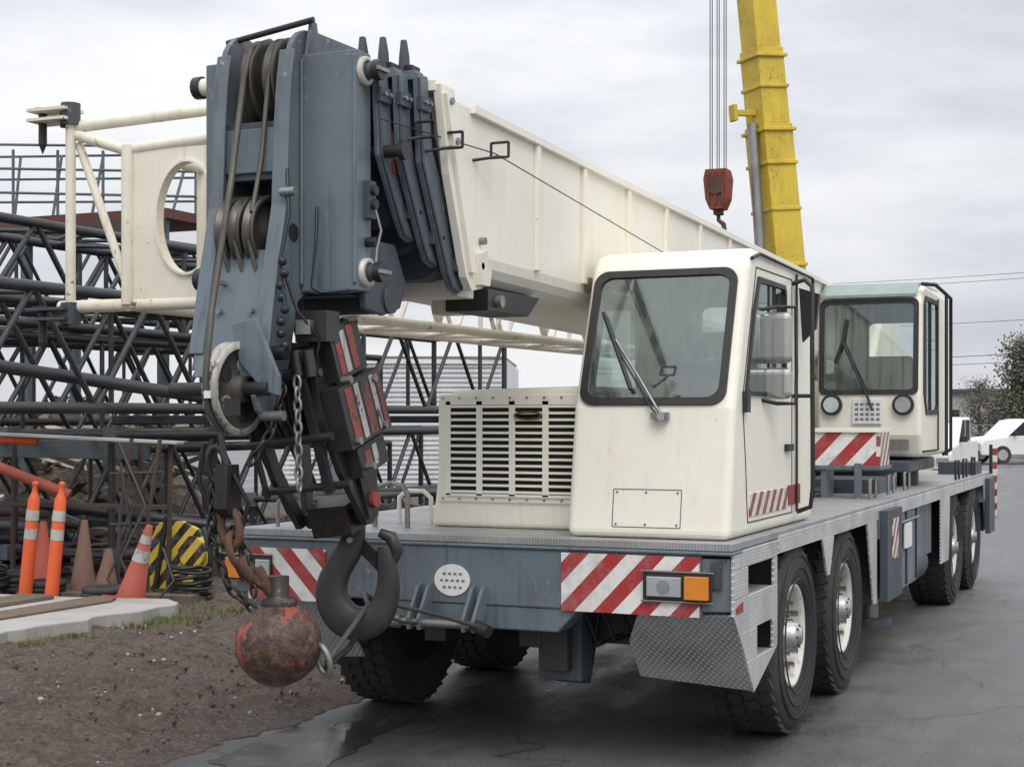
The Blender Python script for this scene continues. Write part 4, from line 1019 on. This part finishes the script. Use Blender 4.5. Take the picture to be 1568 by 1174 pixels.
m.path([(-9.6,12.3,1.6),(-9.2,12.2,1.0),(-9.35,12.0,.5),(-9.1,12.0,.1),(-8.8,12.1,.08)],.018,BLACK,8)
m.path([(-9.5,12.2,1.4),(-9.3,12.1,.8),(-9.5,12.0,.3),(-9.2,11.9,.09),(-8.9,11.9,.08),(-8.8,12.1,.3),(-9.0,12.2,.6)],.014,BLACK,8)
m.tube((-9.7,12.3,.8),(-9.2,12.4,.82),.016,DRUST,8); m.tube((-9.7,12.3,1.3),(-9.15,12.4,1.32),.016,DRUST,8)
m.bar((-10.5,11.95,.10),(-8.7,12.3,.10),.2,.10,WOOD)
m.make('rusty_stand')
# coiled hoses on the ground
m=MB()
for (cx,cy) in ((-8.9,12.5),(-10.9,11.9)):
    pts=[]
    for i in range(90):
        a=i*.42; r=.20+.03*math.sin(i*.7); pts.append((cx+r*math.cos(a),cy+r*math.sin(a)*.9,.10+.0035*i+.01*math.sin(i)))
    m.path(pts,.016,BLACK,6)
m.make('hose_coil')
m=MB()
poly=[(-9.75,.1),(-9.05,.1),(-9.0,.35),(-9.15,.72),(-9.35,.80),(-9.65,.78),(-9.8,.5)]
m.prism(poly,'Y',13.0,13.05,YB)
m.prism([(-9.7,.1),(-9.65,.1),(-9.5,.85),(-9.55,.85)],'Y',12.96,13.0,BLACK); m.cyl((-9.2,13.0,.5),'Y',.16,-.06,0,YB,20)
m.path([(-9.02,12.9,.75),(-8.9,12.85,.5),(-8.95,12.9,.2),(-9.15,12.9,.1)],.03,BLACK,8); m.tube((-9.3,13.0,.1),(-9.3,13.4,.1),.05,BLACK,8)
m.make('striped_hazard_marker',bevel=.01)
m=MB()
for i in range(150):
    far=i%2
    x=random.uniform(-9.4,-6.2) if far else random.uniform(-13,-9.6); y=random.uniform(15.3,18.5) if far else random.uniform(13.3,14.6); z=random.uniform(.05,.75); a=random.uniform(-.5,.5)
    l=random.uniform(.5,2.2) if far else random.uniform(.3,1.2); m.bar((x,y,z),(x-l*math.cos(a),y+l*math.sin(a),z+random.uniform(-.2,.2)),random.uniform(.03,.10),random.uniform(.02,.07),(DRUST,BLUEG,NAVY,WOOD,DRUST,NAVY,CONC)[i%7])
for i in range(5):
    y=15.6+.6*i; m.box(-9.6,-6.4,y,y+.12,.0,.18,WOOD)
m.make('scrap_steel_pile')
m=MB()
for i in range(9): m.tube((-9.3+.4*i,14.9,0.0),(-9.3+.4*i,14.9,.75),.016,RUST,6)
for z in (.3,.55,.74): m.tube((-9.3,14.9,z),(-6.1,14.9,z),.013,RUST,6)
m.make('low_steel_fence')
Bd=empty('white_metal_building',(-18,38,0))
m=MB(); W_=paint('corrugated_white',(.74,.76,.78),(.35,.34,.33),.3,.5)
P0=Vector((-21.3,33.9,0));P1=Vector((-16.2,36.5,0))
for i in range(25):
    z=.20+.125*i; m.bar(P0+Vector((0,0,z)),P1+Vector((0,0,z)),.03,.06,W_)
m.bar(P0+Vector((.1,.2,1.7)),P1+Vector((-.0,.1,1.7)),.1,3.3,W_)
m.bar(P0+Vector((0,0,3.32)),P1+Vector((0,0,3.32)),.16,.12,W_)
m.bar(P1+Vector((0,0,1.7)),P1+Vector((-3.5,9,1.7)),.1,3.4,W_)
m.make('walls',Bd)
m=MB(); q=[P0+Vector((0,0,3.4)),P1+Vector((.1,-.1,3.4)),P1+Vector((-3.5,9,3.5)),P0+Vector((-3.5,9,3.5))]
m.add(q+[p+Vector((0,0,.05)) for p in q],[(0,1,2,3),(7,6,5,4),(0,1,5,4),(1,2,6,5),(2,3,7,6),(3,0,4,7)],STEEL); m.make('roof',Bd)
m=MB(); t=(P1-P0).normalized(); a=P0.lerp(P1,.2)
m.bar(a+Vector((.05,-.04,1.0)),a+t*.9+Vector((.05,-.04,1.0)),.02,2.0,GRAY); m.make('door',Bd)

# ------------------------------------------------------------------ yellow crane
YC=empty('yellow_mobile_crane',(-7.2,30,0))
B0=Vector((-6.95,29.9,1.6)); T0=Vector((-8.2,29.2,16.5)); ax=(T0-B0).normalized()
vx=Vector((math.cos(math.radians(50)),math.sin(math.radians(50)),0)); vx=(vx-ax*vx.dot(ax)).normalized(); vy=ax.cross(vx)
def bseg(m,t0,t1,w_,h_,mat,off=0,offy=0):
    a=B0+ax*t0; T=Matrix(((vx.x,vy.x,ax.x,a.x),(vx.y,vy.y,ax.y,a.y),(vx.z,vy.z,ax.z,a.z),(0,0,0,1)))
    m.box(-w_/2+off,w_/2+off,-h_/2+offy,h_/2+offy,0,t1-t0,mat,T); return T
m=MB()
bseg(m,0,6.0,.68,.66,YEL); bseg(m,6.0,7.5,.62,.60,YEL); bseg(m,7.5,15,.56,.54,YEL)
for t,w_ in ((5.85,.78),(5.2,.74),(7.3,.72),(6.7,.68),(3.2,.74),(9.5,.62),(14.6,.68),(4.3,.72)): bseg(m,t,t+.07,w_,w_,YEL)
for t in (5.5,6.4,7.1,8.9): 
    for o_ in (-.2,.2): bseg(m,t,t+.22,.07,.05,BLACK,o_*.9,.34)
T=bseg(m,6.2,6.32,.9,.10,YEL,-.35); bseg(m,6.1,6.42,.08,.2,YEL,-.8)
bseg(m,8.7,9.9,.10,.14,BLACK,.38); bseg(m,8.6,8.8,.2,.2,YEL,.4); bseg(m,3.0,8.7,.03,.05,STEEL,.36)
bseg(m,0,8.6,.03,.03,BLACK,.40); 
for t in (1,2.5,4,5.5,7): bseg(m,t,t+.08,.12,.08,GRAYD,.38)
a0=B0+ax*8.5+vx*.40-vy*.1
for k in range(2):
    o_=vy*(.12*k); m.path([a0+o_,a0+ax*.3+vx*.18+o_,a0+ax*.9+vx*.16+o_,a0+ax*1.5+o_],.03,BLACK,6)
m.make('telescopic_boom',YC,.02)
m=MB()
m.tube(B0+Vector((-.35,-1.0,0)),B0+ax*2.9+Vector((-.28,-.55,0)),.16,GRAYD,14); m.tube(B0+ax*2.9+Vector((-.28,-.55,0)),B0+ax*6.0+Vector((-.22,-.38,0)),.10,STEEL,14)
m.make('lift_cylinder',YC)
m=MB()
hd=B0+ax*15; m.bar(hd,hd+Vector((-.5,-.6,.2)),.5,.5,YEL)
hp=Vector((-8.28,29.0,0))
for i in range(3):
    for k in range(2):
        m.tube((hp.x-.17+.14*i,hp.y+.15*k,6.5),(hp.x-.17+.14*i,hp.y+.15*k,16.4),.010,ROPE,6)
m.make('hoist_ropes',YC)
m=MB()
rx=hp.x;ry=hp.y
m.prism([(rx-.26,6.5),(rx-.22,6.68),(rx+.20,6.68),(rx+.25,6.5),(rx+.22,6.1),(rx+.13,5.9),(rx-.13,5.9),(rx-.22,6.1)],'Y',ry-.18,ry+.18,RED)
m.cyl((rx,ry,6.35),'Y',.17,-.22,.22,RUST,20); m.box(rx-.08,rx+.08,ry-.1,ry+.1,5.8,5.92,RUST)
for dx in (-.14,0,.14): m.box(rx+dx-.02,rx+dx+.02,ry-.24,ry-.18,5.98,6.62,RUST)
m.path([(rx,ry,5.85),(rx,ry,5.7),(rx+.10,ry,5.62),(rx+.12,ry,5.5),(rx+.02,ry,5.42),(rx-.08,ry,5.48)],[.04,.04,.05,.05,.04,.02],RUST,10)
m.make('hook_block_red',YC,.01)
m=MB()
m.box(-10.2,-4.6,29.0,31.6,.75,1.35,YEL); m.box(-8.2,-6.0,29.2,31.4,1.35,2.0,YEL); m.box(-5.6,-4.6,29.1,31.5,1.35,1.9,GRAYD)
for x in (-9.6,-8.2,-5.2):
    for y in (29.1,31.5):
        m.cyl((x,y,.55),'Y',.55,-.18,.18,RUBBER,28); m.cyl((x,y,.55),'Y',.28,-.2,.2,YEL,20)
m.make('carrier',YC,.03)

# ------------------------------------------------------------------ vehicles far
def car(name,loc,rot,prof,glz,L_,wd,mat):
    E=empty(name,loc); E.rotation_euler=(0,0,rot)
    def mk(m,n,bev=0):
        o=m.make(n,None,bev,3); o.parent=E; return o
    m=MB(); m.prism(prof,'X',-wd/2,wd/2,mat); mk(m,'body',.07)
    m=MB()
    m.prism([(p[0],p[1]) for p in glz],'X',-wd/2-.006,wd/2+.006,DARK)
    m.box(-wd/2+.15,wd/2-.15,-L_/2-.012,-L_/2+.03,.35,.55,BLACK); m.box(-wd/2+.45,wd/2-.45,-L_/2-.02,-L_/2+.03,.62,.85,BLACK)
    for s_ in (-1,1): m.box(s_*(wd/2-.22)-.15,s_*(wd/2-.22)+.15,-L_/2-.025,-L_/2+.05,.68,.84,LENS)
    mk(m,'windows_and_lamps')
    m=MB(); a,b_=glz[0],glz[1]
    m.add([(-wd/2+.12,a[0]-.03,a[1]),(wd/2-.12,a[0]-.03,a[1]),(wd/2-.2,b_[0]-.03,b_[1]),(-wd/2+.2,b_[0]-.03,b_[1])],[(0,1,2,3)],DARK)
    for yy in (-.25,.75): m.box(-wd/2-.012,wd/2+.012,yy,yy+.06,glz[0][1],glz[1][1],mat)
    mk(m,'windscreen_and_pillars')
    m=MB()
    for y in (-L_*.31,L_*.30):
        for s_ in (-1,1):
            m.cyl((s_*(wd/2-.10),y,.37),'X',.37,-.12,.12,RUBBER,28); m.cyl((s_*(wd/2-.10),y,.37),'X',.22,-.13,.13,ALU,20)
    mk(m,'wheels')
    m=MB()
    for s_ in (-1,1): m.box(s_*(wd/2+.09)-.09,s_*(wd/2+.09)+.09,glz[0][0]+.2,glz[0][0]+.3,glz[0][1],glz[0][1]+.16,BLACK)
    mk(m,'mirrors',.02)
    return E
suvp=[(-2.45,.35),(-2.5,.8),(-2.35,1.0),(-1.35,1.12),(-.65,1.75),(-.2,1.82),(2.1,1.80),(2.4,1.3),(2.48,.8),(2.45,.35)]
suvg=[(-1.28,1.14),(-.62,1.70),(2.0,1.70),(2.2,1.2)]
car('white_suv',(-5.9,66,0),math.radians(-55),suvp,suvg,5.0,1.95,WHITE)
pkp=[(-2.75,.45),(-2.8,.95),(-2.6,1.12),(-1.4,1.2),(-.7,1.86),(.9,1.88),(1.1,1.25),(2.75,1.25),(2.8,.5)]
pkg=[(-1.33,1.22),(-.67,1.80),(.82,1.80),(.95,1.25)]
car('white_pickup_truck',(-6.35,43.0,0),math.radians(0),pkp,pkg,5.6,1.95,WHITE)

def building(name,x0,x1,y0,y1,h,mat):
    E=empty(name,((x0+x1)/2,y0,0))
    m=MB(); m.box(x0,x1,y0,y1,0,h,mat); m.make('walls',E)
    m=MB(); m.box(x0-.3,x1+.3,y0-.3,y1+.3,h,h+.25,GRAYD); m.make('roof',E)
    m=MB(); x=x0+1
    while x<x1-2:
        m.box(x,x+1.6,y0-.03,y0,1.0,2.4,DARK); x+=3.4
    m.box(x0+.2,x0+.9,y0-.03,y0,0,2.2,GRAYD); m.make('windows_and_door',E)
building('gray_warehouse',-16,4,104,118,3.5,CONC)
leaf,nt,bb=newmat('foliage_gray_green'); L(nt,mix(nt,noise(nt,coords(nt),1.5),(.045,.05,.032),(.17,.155,.11)),bb.inputs['Base Color']); bb.inputs['Roughness'].default_value=.8
bark=simple('bark',(.10,.085,.07),.9)
def tree(x,y,h,sp,seed,n=2600):
    rnd=random.Random(seed); m=MB()
    m.path([(x,y,0),(x+.05,y,h*.3),(x-.05,y,h*.6),(x,y,h*.92)],[h*.035,h*.026,h*.015,.01],bark,8)
    tips=[]
    for i in range(64):
        t=rnd.uniform(.16,.99); a=rnd.uniform(0,2*PI); l=sp*(1.05-t*.78)*rnd.uniform(.55,1.1)
        p0=Vector((x,y,h*t*.9)); p1=p0+Vector((math.cos(a)*l*.5,math.sin(a)*l*.5,l*.25)); p2=p0+Vector((math.cos(a)*l,math.sin(a)*l,l*.45))
        m.path([p0,p1,p2],[h*.008,h*.005,.008],bark,5); tips+= [p1,p2,p0.lerp(p1,.6),p1.lerp(p2,.6)]
    for i in range(n):
        c_=rnd.choice(tips); r=sp*.13
        p=c_+Vector((rnd.gauss(0,r),rnd.gauss(0,r),rnd.gauss(0,r*.8))); s_=rnd.uniform(.035,.085)*h/5
        u=Vector((rnd.gauss(0,1),rnd.gauss(0,1),rnd.gauss(0,1))).normalized(); w2=u.orthogonal().normalized()
        m.add([p-u*s_,p+w2*s_*.6,p+u*s_,p-w2*s_*.6],[(0,1,2,3)],leaf)
    m.make('deciduous_tree',recenter=True)
tree(-7.9,89,6.8,2.9,1,9000); tree(-3.5,92,6.4,3,2,6000); tree(-11.2,96,4.4,2.2,3,3000)
m=MB(); rnd=random.Random(5)
for i in range(9000):
    x=rnd.uniform(-140,60); y=150+rnd.uniform(-4,4)-.15*abs(x); hh=2.4+1.2*math.sin(x*.21)+.8*math.sin(x*.9); z=abs(hh)*rnd.random()**.7; s_=rnd.uniform(.2,.5)
    u=Vector((rnd.gauss(0,1),rnd.gauss(0,1),rnd.gauss(0,1))).normalized(); w2=u.orthogonal().normalized(); p=Vector((x,y,z))
    m.add([p-u*s_,p+w2*s_,p+u*s_,p-w2*s_],[(0,1,2,3)],leaf)
m.make('distant_tree_line')
m=MB()
for i in range(60): m.tube((-40+.9*i,86,0),(-40+.9*i,86,1.5),.03,STEEL,5)
for z in (.5,1.0,1.48): m.tube((-40,86,z),(13,86,z),.02,STEEL,5)
m.make('yard_fence')
m=MB()
pa=Vector((12,62,0)); pb=Vector((-30,80,0))
for p,hh in ((pa,10.2),(pb,9.8)):
    m.path([p,p+Vector((0,0,hh))],[.16,.11],bark,10); m.bar(p+Vector((-1.2,0,hh-.6)),p+Vector((1.2,0,hh-.6)),.12,.12,bark)
m.make('utility_pole')
m=MB()
def wire(a,b_,sag,r=.02):
    pts=[]
    for i in range(17):
        t=i/16; p=Vector(a).lerp(Vector(b_),t); p.z-=sag*4*t*(1-t); pts.append(p)
    m.path(pts,r,BLACK,5)
wire((11.2,62,8.2),(-30.8,80,8.6),.5,.011); wire((12.8,62,8.5),(-29,80,8.9),.5,.011); wire((12,62,6.6),(-30,80,6.6),.5,.012); wire((12,62,5.4),(-30,80,4.6),.4,.015); wire((12,62,5.0),(-30,80,4.3),.4,.012)
m.make('power_lines')

# ------------------------------------------------------------------ world, sun, camera
wd_=bpy.data.worlds.new("World"); SC.world=wd_; wd_.use_nodes=True; nt=wd_.node_tree
bg=nt.nodes['Background']; bg.inputs[1].default_value=.1
sky=N(nt,'ShaderNodeTexSky',sky_type='NISHITA'); sky.sun_disc=False
EL,AZ=math.radians(50),math.radians(146)
sky.sun_elevation=EL; sky.sun_rotation=AZ
tc=N(nt,'ShaderNodeTexCoord'); mp=N(nt,'ShaderNodeMapping'); mp.inputs['Scale'].default_value=(1.3,1.3,5.0); mp.inputs['Rotation'].default_value=(0,.12,0); L(nt,tc.outputs['Generated'],mp.inputs[0])
n1=noise(nt,mp.outputs[0],2.1,8,.56)
cl=ramp(nt,n1,[(.33,(5.9,6.1,6.7)),(.46,(7.2,7.35,7.8)),(.55,(8.4,8.5,8.75)),(.66,(9.3,9.35,9.5))])
sp=N(nt,'ShaderNodeSeparateXYZ'); L(nt,tc.outputs['Generated'],sp.inputs[0])
zg=N(nt,'ShaderNodeMapRange'); zg.inputs[1].default_value=.10; zg.inputs[2].default_value=1; zg.inputs[3].default_value=1.0; zg.inputs[4].default_value=2.0; L(nt,sp.outputs[2],zg.inputs[0])
vm=N(nt,'ShaderNodeVectorMath',operation='SCALE'); L(nt,cl,vm.inputs[0]); L(nt,zg.outputs[0],vm.inputs['Scale'])
L(nt,mix(nt,.94,sky.outputs[0],vm.outputs[0]),bg.inputs[0])
sl=bpy.data.lights.new('sun','SUN'); sl.energy=1.5; sl.angle=math.radians(35); sl.color=(1,.97,.92)
so=bpy.data.objects.new('sun',sl); COL.objects.link(so); so.location=(0,-5,20)
sd=Vector((math.sin(AZ)*math.cos(EL),math.cos(AZ)*math.cos(EL),math.sin(EL)))
so.rotation_euler=sd.to_track_quat('Z','Y').to_euler()
cd=bpy.data.cameras.new('camera'); cd.sensor_width=36; cd.lens=36*2350/1568; cd.shift_y=53/1568; cd.clip_end=3000; cd.clip_start=.1
co=bpy.data.objects.new('camera',cd); COL.objects.link(co); co.location=(0,0,1.85); co.rotation_euler=(PI/2,0,math.radians(23.6)); SC.camera=co
SC.view_settings.view_transform='Standard'; SC.view_settings.look='None'; SC.view_settings.exposure=0
